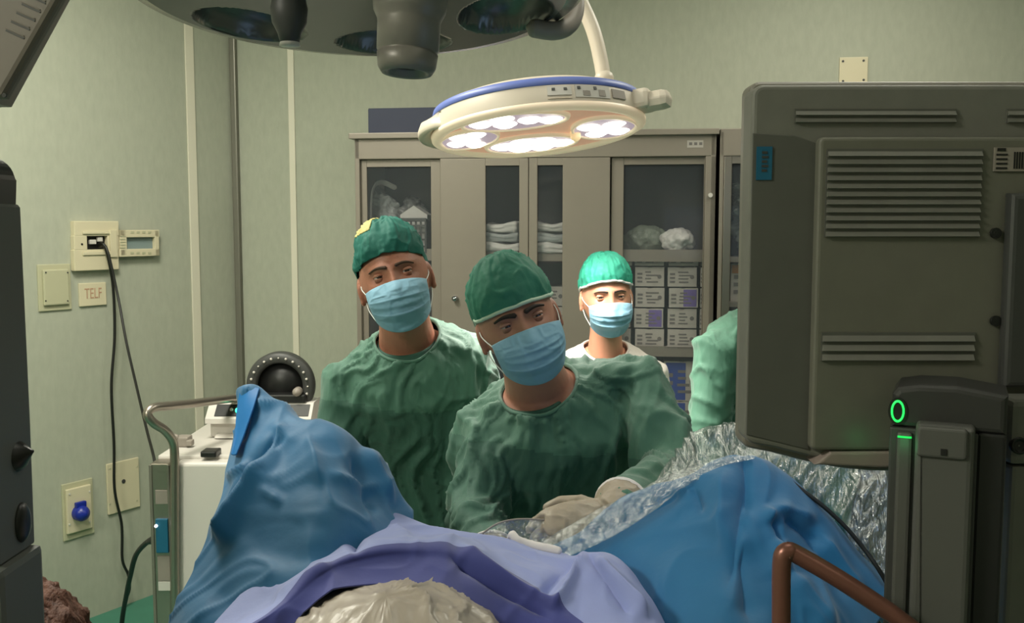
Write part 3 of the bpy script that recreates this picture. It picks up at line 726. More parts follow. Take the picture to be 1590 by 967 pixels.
obj('centre_handle', MB().tube([(.1 , .03, .004), (.1, .03, -.012)], .014, 16), mat('handle_cream', '#e8d0a8', .5, emit='#ffd8a0', estr=.5), lamp)
# crescent shade
mb = MB(); rings = []
n = 44
for k in range(n):
    a = R(88 + (208 - 88) * k / (n - 1)); e = math.sin(math.pi * k / (n - 1)) ** .5
    ro = RL * (1.0 + .17 * e); c, s_ = math.cos(a), math.sin(a)
    zz = .012 + .02 * (1 - k / (n - 1))
    rings.append([Vector((c * r, s_ * r, z + zz)) for r, z in ((RL * .985, .006), (RL * .99, .04), (ro * .97, .03 * e + .01), (ro, .012), (ro, 0), (ro * .985, -.006), (RL * .985 + (ro - RL) * .4, -.002))])
obj('crescent_shade', MB().loft(rings), M['lampw'], lamp)
# labels on the rim facing the camera
def rimbox(a0, a1, z0, z1, m, name, d=.002):
    mb = MB(); rg = []
    for k in range(9):
        a = R(a0 + (a1 - a0) * k / 8); c, s_ = math.cos(a), math.sin(a)
        rg.append([Vector((c * r, s_ * r, z)) for r, z in ((RL * .99, z0), (RL + d, z0), (RL + d - .003, z1), (RL * .975, z1))])
    return obj(name, mb.loft(rg, smooth=False), m, lamp)
rimbox(-86, -74, .026, .048, M['white'], 'label')
rimbox(-72, -52, .02, .05, M['white'], 'label')
rimbox(-50, -40, .024, .046, M['greyl'], 'label')
for a in (-83, -77): rimbox(a - .8, a + .8, .038, .044, M['greyd'], 'label_mark', .003)
for a in (-70, -61): rimbox(a - .8, a + .8, .04, .047, M['greyd'], 'label_mark', .003)
rimbox(-68, -64, .024, .038, M['greyl'], 'label_mark', .003); rimbox(-59, -55, .024, .04, M['greyl'], 'label_mark', .003)
rimbox(-86, -74, .018, .0205, M['lampw'], 'light_slot', .003)
# side handle
Th = Matrix.Rotation(R(-22), 4, 'Z')
mb = MB(); mb._merge((lambda b: (bmesh.ops.create_cube(b, size=1), b)[1])(bmesh.new())) if 0 else None
mb.box(Th @ Vector((RL * 1.03, 0, .035)), (.05, .09, .05), Th, .012)
mb.box(Th @ Vector((RL * 1.16, 0, .03)), (.07, .07, .045), Th, .02)
obj('side_knob', mb, M['lampw'], lamp)
# the light itself
sp = bpy.data.lights.new('lamp_light', 'SPOT'); sp.energy = 115; sp.spot_size = R(112); sp.spot_blend = .7; sp.shadow_soft_size = .16; sp.color = (1, .93, .84)
so = bpy.data.objects.new('lamp_light', sp); COL.objects.link(so); so.parent = lamp; so.location = (0, 0, -.03)
# arm
wp = [at(938, 128, 2.66), at(933, 95, 2.67), at(922, 50, 2.68), at(905, 10, 2.69), at(880, -40, 2.7), at(850, -90, 2.7)]
top = Vector((wp[-1].x - .05, wp[-1].y, 2.99))
I = TL.inverted(); pp = path(wp, 30) + [top]
obj('arm', MB().tube([I @ p for p in pp], .02, 16), M['lampw'], lamp)
obj('arm_joint', MB().tube([I @ (wp[0] + Vector((0, 0, -.02))), I @ (wp[0] + Vector((0, 0, .012)))], .026, 18), M['lampw'], lamp)
obj('ceiling_flange', MB().cyl(I @ (top + Vector((0, 0, -.05))), I @ (top + Vector((0, 0, .009))), .09), M['lampw'], lamp)

# big dark lamp in the foreground
YB = 1.62
BC = at(550, -8, YB); RB = 352 / F * YB
TB = Matrix.Translation(BC) @ Matrix.Rotation(R(-6), 4, 'X')
big = thing('surgical_lamp', 'large switched-off surgical lamp with chrome reflectors at the top of the frame', 'surgical lamp', T=TB)
nr, na = 90, 288
pet = [(R(a), .70, .28, .2) for a in (263, 323, 23, 83, 143, 203)]
def zunder(x, y):
    z = 0; m = 0
    for a, d, rx, ry in pet:
        cxp, cyp = d * math.cos(a), d * math.sin(a)
        u = (x - cxp) * math.cos(a) + (y - cyp) * math.sin(a); v = -(x - cxp) * math.sin(a) + (y - cyp) * math.cos(a)
        q = (u / ry) ** 2 + (v / rx) ** 2
        if q < 1: return .34 * math.sqrt(1 - q) * .55, 1
    return 0, 0
V = []
mb = MB(); rr_ = [.001] + [.2 + .72 * k / (nr - 2) for k in range(nr - 1)]
MI = {}
for i, r in enumerate(rr_):
    row = []
    for j in range(na):
        a = 2 * math.pi * j / na; z, m_ = zunder(r * math.cos(a), r * math.sin(a)); MI[i, j] = m_
        row.append(mb.bm.verts.new((RB * r * math.cos(a), RB * r * math.sin(a), z * RB)))
    V.append(row)
for i in range(len(V) - 1):
    for j in range(na):
        k = (j + 1) % na; f = mb.bm.faces.new([V[i][j], V[i][k], V[i + 1][k], V[i + 1][j]]); f.smooth = True
        f.material_index = 1 if MI[i, j] + MI[i, k] + MI[i + 1, j] + MI[i + 1, k] >= 3 else 0
obj('underside', mb, [M['lampgrey'], M['chrome']], big)
obj('rim', MB().lathe([(RB * .9, .0), (RB * .97, .003), (RB, .012), (RB * 1.005, .03), (RB * .98, .05), (RB * .9, .07)], 128), mat('lamp_rim_dark', '#8a8d88', .25, .8), big)
obj('cover', MB().lathe([(RB * .97, .052), (RB * .85, .085), (RB * .5, .13), (.001, .14)], 96), M['lampw'], big)
def BL(px, py, Y): return TB.inverted() @ at(px, py, Y)
# main sterile handle (camera grip)
hc = at(631, 60, 1.42); Tb = TB.inverted()
def ring_at(px, py, r): return (at(px, py, 1.42), r / F * 1.42)
seq = [(640, -30, 30), (638, 0, 56), (636, 20, 55), (634, 34, 51), (634, 36, 48), (630, 85, 47), (629, 88, 43), (628, 90, 42), (627, 111, 40), (626, 115, 33)]
ax = (at(626, 115, 1.42) - at(640, -30, 1.42)).normalized()
# straight axis for the handle, profile follows the photograph's diameters
Z0 = at(636, 20, 1.42)
prof = []
hgt = lambda py: (20 - py) / F * 1.42
Th = Matrix.Translation(Z0) @ Matrix.Rotation(R(-4), 4, 'X') @ Matrix.Rotation(R(3), 4, 'Y')
pr = [(12, hgt(-60)), (30, hgt(-55)), (54, hgt(-35)), (57, hgt(0)), (55, hgt(18)), (53, hgt(22)), (49, hgt(30)), (48, hgt(35)), (47, hgt(77)), (44, hgt(78.5)), (44, hgt(81)), (46.5, hgt(82.5)), (44, hgt(103)), (38, hgt(112)), (30, hgt(111)), (26, hgt(100)), (.1, hgt(98))]
mb = MB().lathe([(r / F * 1.42, z) for r, z in pr], 56, Tb @ Th)
hm = obj('handle', mb, [mat('handle_grey', '#77736c', .4, .1)], big)
obj('handle_window', MB().lathe([(.001, hgt(101)), (25 / F * 1.42, hgt(101)), (25 / F * 1.42, hgt(99))], 32, Tb @ Th), M['black'], hm)
# second small dark handle
pr = [(.5, -.0), (14, -.0), (18, .015), (26, .03), (28, .05), (24, .07), (30, .09), (38, .11), (40, .2)]
q = at(450, 68, 1.44)
obj('knob', MB().lathe([(r / F * 1.44, z) for r, z in pr], 36, Tb @ Matrix.Translation(q)), M['greyd'], big)
obj('knob_tip', MB().lathe([(.001, -.004), (16 / F * 1.44, -.003), (14 / F * 1.44, .004)], 24, Tb @ Matrix.Translation(q)), M['white'], big)
# yoke
yk = [at(830, 44, 1.75), at(862, 48, 1.76), at(884, 38, 1.78), at(893, 15, 1.8), at(890, -15, 1.82), at(870, -50, 1.84), at(800, -95, 1.85), at(700, -120, 1.85), at(620, -130, 1.8)]
obj('yoke', MB().tube([Tb @ p for p in path(yk, 50)], .0165, 16), M['greyl'], big)
t0 = at(620, -130, 1.8); obj('arm', MB().tube([Tb @ t0, Tb @ Vector((t0.x, t0.y, 2.99))], .03, 16), M['greyl'], big)
obj('ceiling_flange', MB().cyl(Tb @ Vector((t0.x, t0.y, 2.94)), Tb @ Vector((t0.x, t0.y, 2.999)), .1), M['greyl'], big)
obj('hub', MB().cyl((0, 0, .1), (0, 0, .2), .05).tube([(0, 0, .17), Tb @ t0], .025, 14), M['greyl'], big)

# ================================================================ RIGHT MONITOR
YR0 = 1.0
TR = Matrix.Translation(at(1500, 725, YR0))
mon = thing('monitor', 'large grey monitor seen from behind at the right', 'monitor', T=TR)
def P(px, py, Y=YR0): return lp(TR, px, py, Y)
def X(px, Y=YR0): return P(px, 400, Y).x
def Z(py, Y=YR0): return P(1400, py, Y).z
def outline(px0, px1, py0, pl, pc, Y, r=.012, chin=True):
    x0, x1 = X(px0, Y), X(px1, Y); zt = Z(py0, Y); zl = Z(pl, Y); zc = Z(pc, Y)
    pts = []
    for k in range(7): t = R(90 + 90 * k / 6); pts.append((x0 + r + r * math.cos(t), zt - r + r * math.sin(t)))
    for k in range(7): t = R(180 + 75 * k / 6); pts.append((x0 + r + r * math.cos(t), zl + r + r * math.sin(t)))
    xc = X(1380, Y); 
    for k in range(1, 9): f = k / 8; pts.append((x0 + r * 1.5 + (xc - x0 - r * 1.5) * f, zl + (zc - zl) * math.sin(f * math.pi / 2)))
    pts2 = [(2 * ((x0 + x1) / 2) - x, z) for x, z in pts][::-1]
    return (pts + pts2)[::-1]
RX = 2190
mb = MB().prism(outline(1155, RX, 128, 694, 729, 1.045), 1.035 - YR0, 1.075 - YR0, .006)
obj('bezel', mb, mat('bezel_grey', '#77736a', .45), mon)
mb = MB().prism(outline(1163, RX - 6, 131, 690, 722, 1.0), .0, .04, .005)
shell = obj('back_shell', mb, M['grey'], mon)
obj('screen', MB().b2((X(1175, 1.05), .0745, Z(690)), (X(RX - 25, 1.05), .0765, Z(150)), 0), M['screen'], mon)
# raised centre panel
mb = MB().prism(rpoly(X(1268, .985), Z(700, .985), X(RX - 110, .985), Z(212, .985), .006), -.014, .002, .004)
obj('centre_panel', mb, mat('panel_grey', '#66655a', .55, noise=.05, nscale=30), mon)
mb = MB().prism([(X(1166, .995), Z(206, .995)), (X(1230, .995), Z(210, .995)), (X(1266, .995), Z(222, .995)), (X(1266, .995), Z(700, .995)), (X(1166, .995), Z(676, .995))][::-1], -.0015, .002, .001)
obj('side_panel', mb, mat('panel_dark', '#54544e', .6, noise=.05, nscale=30), mon)
mb = MB().prism([(X(1275, .985), Z(722, .985)), (X(1300, .985), Z(702, .985)), (X(1500, .985), Z(700, .985)), (X(1500, .985), Z(726, .985)), (X(1380, .985), Z(727, .985))], -.014, .02, .003)
obj('chin', mb, mat('chin_lit_pink', '#8d7f78', .5), mon)  # light on the lower lip is put into its paler pinkish colour
def vent(px0, px1, py0, py1, n, Y, par=mon):
    d = Y - YR0; h = (Z(py0, Y) - Z(py1, Y)) / n
    mb = MB().b2((X(px0, Y), d - .0008, Z(py1, Y)), (X(px1, Y), d + .001, Z(py0, Y)))
    v = obj('vent', mb, bpy.data.materials['panel_dark'], par); mb = MB()
    for k in range(n):
        z = Z(py1, Y) + h * k; mb.loft([[Vector((x, d - .0006, z)), Vector((x, d - .0042, z + h * .1)), Vector((x, d - .003, z + h * .3)), Vector((x, d - .0006, z + h * .72))] for x in (X(px0, Y) + .001, X(px1, Y) - .001)], smooth=False)
    obj('louvres', mb, M['grey'], v)
vent(1228, 1476, 169, 191, 2, .999); vent(1553, 1760, 169, 191, 2, .999)
vent(1279, 1519, 231, 368, 11, .985); vent(1279, 1519, 516, 560, 3, .985)
for py in (362, 498):
    q = P(1545, py, .984); obj('screw', MB().cyl(q, q + Vector((0, -.003, 0)), .0055, seg=20).cyl(q + Vector((0, -.003, 0)), q + Vector((0, -.0035, 0)), .003, seg=6), M['black'], mon)
s = obj('blue_sticker', MB().b2((X(1173, .993), -.003, Z(279, .993)), (X(1197, .993), -.0005, Z(227, .993))), M['tealstick'], mon)
mb = MB()
for k in range(5): z = Z(236 + 7 * k, .993); mb.b2((X(1181, .993), -.0036, z - .0015), (X(1189 + (k % 2) * 2, .993), -.0028, z + .001))
obj('sticker_print', mb, M['greyd'], s)
s = obj('rating_label', MB().b2((X(1536, .985), -.0165, Z(266, .985)), (X(1640, .985), -.0145, Z(229, .985))), M['greyl'], mon)
mb = MB()
for k in range(4): z = Z(240 + 7 * k, .985); mb.b2((X(1539, .985), -.0172, z - .001), (X(1556, .985), -.0163, z + .0008))
for k in range(8): mb.b2((X(1566 + k * 4, .985), -.0172, Z(262, .985)), (X(1568 + k * 4, .985), -.0163, Z(236, .985)))
mb.b2((X(1540, .985), -.0172, Z(235, .985)), (X(1553, .985), -.0163, Z(230, .985)))
obj('label_print', mb, M['black'], s)
mb = MB().prism([(X(1560, .98), Z(300, .98)), (X(1900, .98), Z(300, .98)), (X(1900, .98), Z(600, .98)), (X(1560, .98), Z(600, .98))][::-1], -.03, -.012, .006)
obj('mount_plate', mb, M['greyd'], mon)
# pedestal stand
YP = .93
p0 = at(1470, 967, YP); RS = -math.atan2(p0.x, YP)
PS = Plane(Vector((p0.x, YP, 0)), RS)
st = thing('monitor_stand', 'dark grey monitor column with a glowing green ring at the right', 'stand', T=PS.M)
def X(px, yo=-.05): return PS.loc(px, 760, yo)[0]
def Z(py, yo=-.05): return PS.loc(1450, py, yo)[1]
obj('base', MB().prism(rpoly(-.09, .02, .2, .08, .02), -.078, .22, .01), M['greyd'], st)
zb = .08
obj('column', MB().b2((X(1378), -.05, zb), (X(1516), .03, Z(668)), .002), M['greyd'], st)
obj('strip_panel', MB().b2((X(1390), -.055, zb), (X(1414), -.045, Z(674)), .003), M['greys'], st)
obj('front_panel', MB().prism(rpoly(X(1418, -.07), zb, X(1511, -.07), Z(661, -.07), .004), -.07, -.04, .006), M['greys'], st)
cl = obj('clip_plate', MB().prism(rpoly(X(1420, -.075), Z(712, -.075), X(1500, -.075), Z(664, -.075), .004), -.074, -.065, .003), M['greys'], st)
obj('button', MB().b2((X(1458, -.076), -.0755, Z(706, -.076)), (X(1468, -.076), -.073, Z(696, -.076)), .0005), M['black'], cl)
obj('side_panel', MB().b2((X(1514), -.05, zb), (X(1560), .02, Z(666)), .003), M['black'], st)
hz = obj('hinge_block', MB().prism([(X(1380), Z(669)), (X(1380), Z(616)), (X(1388), Z(605)), (X(1420), Z(599)), (X(1480), Z(598)), (X(1560), Z(608)), (X(1560), Z(669))][::-1], -.048, .022, .006), mat('hinge_dark', '#2c2c2a', .5), st)
yr_ = -.0485; rcx, rcz = PS.loc(1394, 638, yr_)
n = 40
def rg(rx, rz, y): return [Vector((rcx + rx * math.cos(2 * math.pi * k / n), y, rcz + rz * math.sin(2 * math.pi * k / n))) for k in range(n)]
obj('bezel_ring', MB().loft([rg(.0085, .013, yr_ + .002), rg(.0085, .013, yr_ - .001)], smooth=False), M['black'], hz)
obj('power_ring', MB().loft([rg(.0042, .0085, yr_ - .0005), rg(.0045, .0088, yr_ - .0025), rg(.0058, .0104, yr_ - .0025), rg(.0062, .0108, yr_ - .0005)], caps=False), M['green_led'], hz)
obj('light_slot', MB().b2((X(1391), -.0565, Z(682)), (X(1413), -.0545, Z(679)), .0003), mat('green_slot', '#0a5a28', .4, emit='#22ff66', estr=.8), st)
gl = bpy.data.lights.new('ring_light', 'POINT'); gl.energy = .004; gl.color = (.1, 1, .3); gl.shadow_soft_size = .006
go = bpy.data.objects.new('ring_light', gl); COL.objects.link(go); go.parent = st; go.location = (X(1401), -.068, Z(690))
g2 = bpy.data.lights.new('ring_light_back', 'POINT'); g2.energy = .003; g2.color = (.05, 1, .3); g2.shadow_soft_size = .004
gq = PS.I @ at(1347, 690, .965)
go = bpy.data.objects.new('ring_light_back', g2); COL.objects.link(go); go.parent = st; go.location = gq
# grey bracket at the right edge
br = thing('monitor_bracket', 'grey bracket with a round lock at the right edge under the monitor', 'bracket', T=Matrix.Translation((at(1620, 800, .96).x, .98, 0)))
TT_ = br.matrix_world
q0 = TT_.inverted() @ at(1568, 722, .935); q1 = TT_.inverted() @ at(1680, 622, .935)
obj('arm', MB().b2((q0.x, -.045, q0.z), (q1.x, .002, q1.z), .006), M['grey'], br)
q0b = TT_.inverted() @ at(1568, 800, .94); obj('leg', MB().b2((q0b.x, -.04, .0), (q1.x, .0, q0.z - .002), .004), M['grey'], br)
q = TT_.inverted() @ at(1583, 692, .934); obj('lock', MB().lathe([(.001, 0), (.004, 0), (.006, .0), (.006, .002), (.0085, .002), (.0085, -.004)], 24, Matrix.Translation((q.x, -.0455, q.z)) @ Matrix.Rotation(R(90), 4, 'X')), M['black'], br)

# ================================================================ TOP LEFT MONITOR
YT = 1.15
TT = Matrix.Translation(at(0, 168, YT)); tm = thing('monitor', 'tilted grey monitor housing with vents in the top left corner', 'monitor', T=TT)
def P2(px, py, Y=YT): q = lp(TT, px, py, Y); return (q.x, q.z)
o_ = [(20, 167), (190, -145), (-60, -230), (-240, 171)]
obj('bezel', MB().prism([P2(p[0], p[1], 1.19) for p in o_], .0, .04, .004), mat('bezel_pinkish', '#8e8279', .5), tm)
o_ = [(20, 167), (190, -145), (-60, -230), (-240, 171)]
i_ = [(4, 152), (167, -132), (-50, -200), (-230, 160)]
obj('back_shell', MB().prism([P2(p[0], p[1], 1.13) for p in i_], -.02, .001, .008), mat('shell_taupe', '#6b645b', .55), tm)
i2 = [(-10, 120), (110, -100), (-40, -150), (-150, 125)]
mb = MB(); mb2 = MB()
u = Vector((35, 14)); 
for k in range(8):
    s0 = Vector((9, 47)) + Vector((8.3, -13.6)) * k
    a = P2(s0.x, s0.y, 1.13); b = P2(s0.x + 29, s0.y + 13, 1.13); dx, dz = b[0] - a[0], b[1] - a[1]
    L = math.hypot(dx, dz); c = ((a[0] + b[0]) / 2, -.0215, (a[1] + b[1]) / 2)
    c = (c[0], -.0195, c[2]); mb.box(c, (L, .0024, .0022), (0, -math.atan2(dz, dx), 0), .0003)
    mb2.box((c[0], -.0195, c[2] + .0026), (L, .003, .0016), (0, -math.atan2(dz, dx), 0), .0005)
v = obj('vent', mb, M['greyd'], tm); obj('louvres', mb2, bpy.data.materials['shell_taupe'], v)
q = P2(8, 148, 1.13); obj('screw', MB().cyl((q[0], -.019, q[1]), (q[0], -.0225, q[1]), .0025, seg=12), M['black'], tm)
q = lp(TT, -60, -100, YT); obj('ceiling_arm', MB().tube([(q.x, .06, q.z), (q.x, .1, q.z + .05), (q.x, .1, 2.99 - TT.translation.z)], .025, 14), M['greyl'], tm)
obj('arm_plate', MB().box((q.x, .055, q.z), (.12, .02, .12), None, .004), M['greyd'], tm)

# ================================================================ LEFT TOWER
YL = .9
TT = Matrix.Translation((at(-40, 900, YL).x, YL, 0)); tw = thing('equipment_tower', 'dark grey equipment column at the left edge', 'equipment tower', T=TT)
def PX(px, Y=None): return lp(TT, px, 600, 1.03).x
def PZ(py, Y=YL): return lp(TT, 20, py, Y).z
mb = MB().prism([(PX(-420), PZ(908)), (PX(46), PZ(908)), (PX(47.5), PZ(700)), (PX(47), PZ(318)), (PX(44), PZ(313)), (PX(-420), PZ(312))][::-1], .05, .13, .006); obj('upper_body', mb, mat('tower_grey', '#4b4e4a', .6), tw)  # widened to the left out of view to shade the left drape
pts = [(PX(-60), PZ(316)), (PX(39.5), PZ(316)), (PX(40), PZ(270))]
for k in range(9): t = R(90 * k / 8); pts.append((PX(4) + (PX(40) - PX(4)) * math.cos(t), PZ(270) + (PZ(229) - PZ(270)) * math.sin(t)))
pts.append((PX(-60), PZ(229)))
obj('top_cap', MB().prism(pts, .06, .13, .004), M['black'], tw)
mb = MB().prism([(PX(-60), PZ(310)), (PX(6), PZ(310)), (PX(3), PZ(280)), (PX(-60), PZ(270))], .054, .07, .002); obj('cap_inset', mb, M['greyd'], tw)
mb = MB().b2((PX(-420), .04, .08), (PX(57), .13, PZ(911)), .008); lb = obj('lower_body', mb, bpy.data.materials['tower_grey'], tw)
obj('panel_recess', MB().b2((PX(7), .037, PZ(1000)), (PX(38), .042, PZ(933)), .001), M['greyd'], lb)
z = PZ(745); x = PX(46)
obj('knob', MB().tube([(x - .004, .1, z), (x + .004, .1, z + .001), (x + .015, .1, z + .004)], [.019, .014, .002], 18), M['black'], tw)
z = PZ(860); obj('knob', MB().ell((x, .1, z), (.0085, .014, .0215)), M['black'], tw)
for sx in (-.2, .02):
    for sy in (.06, .11): obj('castor', MB().cyl((sx - .01, sy, .04), (sx + .01, sy, .04), .04, seg=20).cyl((sx, sy, .04), (sx, sy, .09), .01), M['black'], tw)

# ================================================================ OPERATING TABLE, DRAPES
tb = thing('operating_table', 'operating table under the blue and lavender drapes', 'operating table', (0.0, 1.0, 0))
obj('base', MB().b2((-.25, -.35, 0), (.25, .25, .12), .03), M['alu'], tb)
obj('column', MB().b2((-.14, -.16, .11), (.14, .12, .82), .01), M['alu'], tb)
obj('top', MB().b2((-.26, -.75, .81), (.26, .3, .87), .01), M['greyd'], tb)
obj('mattress', MB().b2((-.26, -.75, .87), (.26, .3, .95), .02), M['black'], tb)

def drape(name, label, cat, rows, m, amp, sc, seed, cre=(), nu=150, nv=120, thick=.0022, parent=None, stretch=(1, 1, 1), rid=0.0, hem=None):
    G = net(rows, nu, nv); N = gnormal(G); px, py = proj(G)
    Pn = G.reshape(-1, 3) * sc * np.array(stretch)
    d = fbm(Pn * .8, seed, 2).reshape(nv, nu) * amp
    if rid: d = d + ridged(Pn * np.array([.7, .7, .3]) + 3 + fbm(Pn * .4, seed + 8, 2)[:, None] * .6, seed + 5, 2).reshape(nv, nu) * rid
    for c in cre: d = d + crease(px, py, *c)
    G = G + N * d[..., None]
    mb = MB().grid(G); o = obj(name, mb, m, None)
    if parent is None:
        centred(o); tag(o, label, cat)
    solid(o, thick); return o, G
# left leg drape
rowsL = [
 [(420, 760, 1.62), (430, 740, 1.62), (450, 750, 1.6), (480, 760, 1.56), (520, 770, 1.56), (560, 800, 1.53), (600, 840, 1.5), (640, 880, 1.47)],
 [(371, 608, 1.54), (384, 601, 1.53), (404, 603, 1.53), (440, 632, 1.5), (476, 657, 1.46), (522, 664, 1.44), (566, 702, 1.43), (640, 795, 1.42)],
 [(366, 652, 1.5), (382, 655, 1.45), (405, 668, 1.43), (440, 690, 1.40), (476, 705, 1.36), (522, 715, 1.35), (566, 750, 1.35), (640, 830, 1.36)],
 [(346, 735, 1.42), (366, 742, 1.37), (394, 757, 1.33), (430, 770, 1.30), (470, 780, 1.27), (520, 790, 1.26), (566, 815, 1.27), (630, 880, 1.28)],
 [(336, 782, 1.36), (350, 815, 1.30), (375, 835, 1.27), (415, 850, 1.24), (460, 865, 1.21), (510, 880, 1.2), (560, 900, 1.22), (620, 940, 1.23)],
 [(300, 885, 1.28), (318, 900, 1.25), (345, 915, 1.22), (390, 930, 1.18), (440, 945, 1.15), (500, 960, 1.15), (550, 980, 1.16), (600, 1010, 1.17)],
 [(262, 972, 1.22), (280, 985, 1.19), (310, 1000, 1.16), (360, 1020, 1.13), (420, 1040, 1.1), (480, 1060, 1.1), (540, 1080, 1.1), (590, 1100, 1.12)],
 [(215, 1190, 1.16), (240, 1200, 1.14), (270, 1210, 1.12), (330, 1230, 1.08), (400, 1250, 1.05), (460, 1270, 1.05), (520, 1290, 1.05), (580, 1310, 1.06)]]
creL = [(450, 655, 338, 845, 13, .022, .12), (452, 655, 372, 760, 9, -.02, .3), (395, 705, 470, 660, 12, .008, .4), (385, 735, 455, 680, 10, -.01, .4), (560, 690, 615, 790, 11, .012, .3), (540, 700, 590, 800, 10, -.01, .3),
        (388, 598, 368, 690, 6, -.012, .2), (478, 670, 500, 760, 16, .01, .4), (500, 735, 600, 760, 8, .007, .3), (400, 760, 445, 782, 8, .006, .4), (345, 740, 395, 720, 7, .008, .3), (350, 790, 395, 745, 7, -.008, .3), (480, 800, 485, 960, 25, .006, .3)]
drape('leg_drape', 'blue surgical drape over the raised leg at the left', 'drape', rowsL, M['drape'], .0045, 11, 3, creL, rid=.005)
# brighter blue piece over the raised corner
rowsC = [[(373, 606, 1.515), (386, 601.5, 1.51), (403, 603, 1.505)], [(369, 640, 1.49), (380, 637, 1.47), (394, 634, 1.455)], [(366, 672, 1.45), (372, 675, 1.44), (381, 672, 1.42)], [(360, 706, 1.415), (363, 707, 1.41), (367, 706, 1.39)]]
o, _ = drape('drape_corner', 'brighter blue corner on top of the left drape', 'drape', rowsC, M['drape_bright'], .001, 12, 9, (), 24, 40)
# clear plastic drape behind the right leg
rowsP = [
 [(930, 880, 1.56), (1000, 820, 1.57), (1060, 755, 1.58), (1100, 730, 1.6), (1160, 710, 1.6), (1260, 700, 1.6), (1380, 720, 1.55), (1480, 800, 1.5)],
 [(1000, 770, 1.5), (1035, 722, 1.52), (1062, 690, 1.54), (1095, 664, 1.54), (1155, 652, 1.54), (1260, 655, 1.5), (1380, 700, 1.45), (1480, 790, 1.4)],
 [(990, 790, 1.44), (1035, 745, 1.46), (1075, 715, 1.48), (1110, 698, 1.48), (1160, 690, 1.47), (1260, 710, 1.43), (1370, 780, 1.38), (1470, 880, 1.33)],
 [(985, 815, 1.40), (1040, 775, 1.42), (1085, 750, 1.44), (1120, 735, 1.44), (1170, 730, 1.43), (1250, 760, 1.4), (1345, 840, 1.34), (1450, 960, 1.28)],
 [(985, 850, 1.38), (1040, 820, 1.41), (1085, 800, 1.43), (1120, 790, 1.43), (1170, 785, 1.42), (1250, 810, 1.39), (1330, 880, 1.34), (1430, 1040, 1.26)]]
creP = []
rng = random.Random(5)
for k in range(70):
    x = 1185 + 2.6 * k + rng.uniform(-5, 5); y = 690 + max(0, (x - 1200)) * .62 + rng.uniform(-20, 60)
    dx = rng.uniform(14, 60) * .8; creP.append((x, y + 28, x + dx, y - dx * rng.uniform(.5, 1.3), rng.uniform(2, 5), rng.uniform(.003, .008) * rng.choice((-1, 1)), .4))
for k in range(26):
    x = rng.uniform(1030, 1160); y = 700 - (x - 1030) * .25 + rng.uniform(-15, 30); creP.append((x, y + 16, x + rng.uniform(-12, 12), y - 16, rng.uniform(2, 5), rng.uniform(.003, .007) * rng.choice((-1, 1)), .4))
drape('plastic_drape', 'crinkled clear plastic drape behind the right blue drape', 'drape', rowsP, M['clear'], .006, 18, 13, creP, 260, 130, thick=.001)
# right leg drape
rowsR = [
 [(930, 900, 1.47), (1000, 850, 1.47), (1080, 800, 1.47), (1140, 780, 1.46), (1200, 800, 1.46), (1260, 840, 1.44), (1320, 900, 1.42), (1420, 1040, 1.38)],
 [(830, 862, 1.44), (935, 808, 1.43), (1045, 753, 1.42), (1105, 717, 1.41), (1160, 704, 1.4), (1215, 727, 1.39), (1290, 800, 1.36), (1392, 930, 1.3)],
 [(850, 885, 1.39), (950, 830, 1.38), (1040, 785, 1.36), (1100, 760, 1.34), (1155, 750, 1.33), (1210, 775, 1.32), (1275, 845, 1.3), (1365, 965, 1.25)],
 [(880, 925, 1.34), (960, 890, 1.32), (1035, 855, 1.3), (1095, 835, 1.28), (1150, 825, 1.26), (1200, 850, 1.26), (1260, 905, 1.25), (1340, 1000, 1.2)],
 [(920, 980, 1.28), (980, 950, 1.26), (1035, 930, 1.24), (1090, 915, 1.22), (1140, 910, 1.2), (1190, 930, 1.2), (1245, 975, 1.19), (1320, 1050, 1.15)],
 [(950, 1060, 1.22), (990, 1040, 1.2), (1040, 1020, 1.19), (1090, 1010, 1.17), (1140, 1010, 1.15), (1190, 1025, 1.15), (1240, 1060, 1.14), (1310, 1130, 1.1)],
 [(960, 1260, 1.18), (1000, 1250, 1.16), (1050, 1240, 1.14), (1090, 1230, 1.12), (1140, 1230, 1.1), (1190, 1240, 1.1), (1240, 1260, 1.1), (1310, 1320, 1.06)]]
creR = [(1152, 690, 1166, 800, 15, -.009, .3), (1160, 730, 1122, 930, 30, -.012, .3), (1125, 715, 1115, 860, 22, .008, .3), (1190, 780, 1215, 900, 11, .014, .2), (1200, 790, 1290, 850, 9, -.01, .3), (1190, 785, 1270, 810, 10, .008, .3), (1195, 800, 1212, 850, 8, -.014, .3), (1260, 815, 1350, 930, 10, .008, .3), (1245, 820, 1330, 930, 9, -.008, .3),
        (1075, 752, 1090, 800, 8, -.007, .4), (1045, 765, 1080, 755, 6, .005, .4), (900, 830, 1050, 745, 7, .008, .2), (930, 830, 1060, 760, 7, -.006, .2), (1160, 830, 1165, 980, 24, -.012, .3), (1215, 880, 1300, 990, 20, .01, .3)]
drape('leg_drape', 'blue surgical drape over the raised leg at the right', 'drape', rowsR, M['drape'], .004, 10, 23, creR, rid=.004)
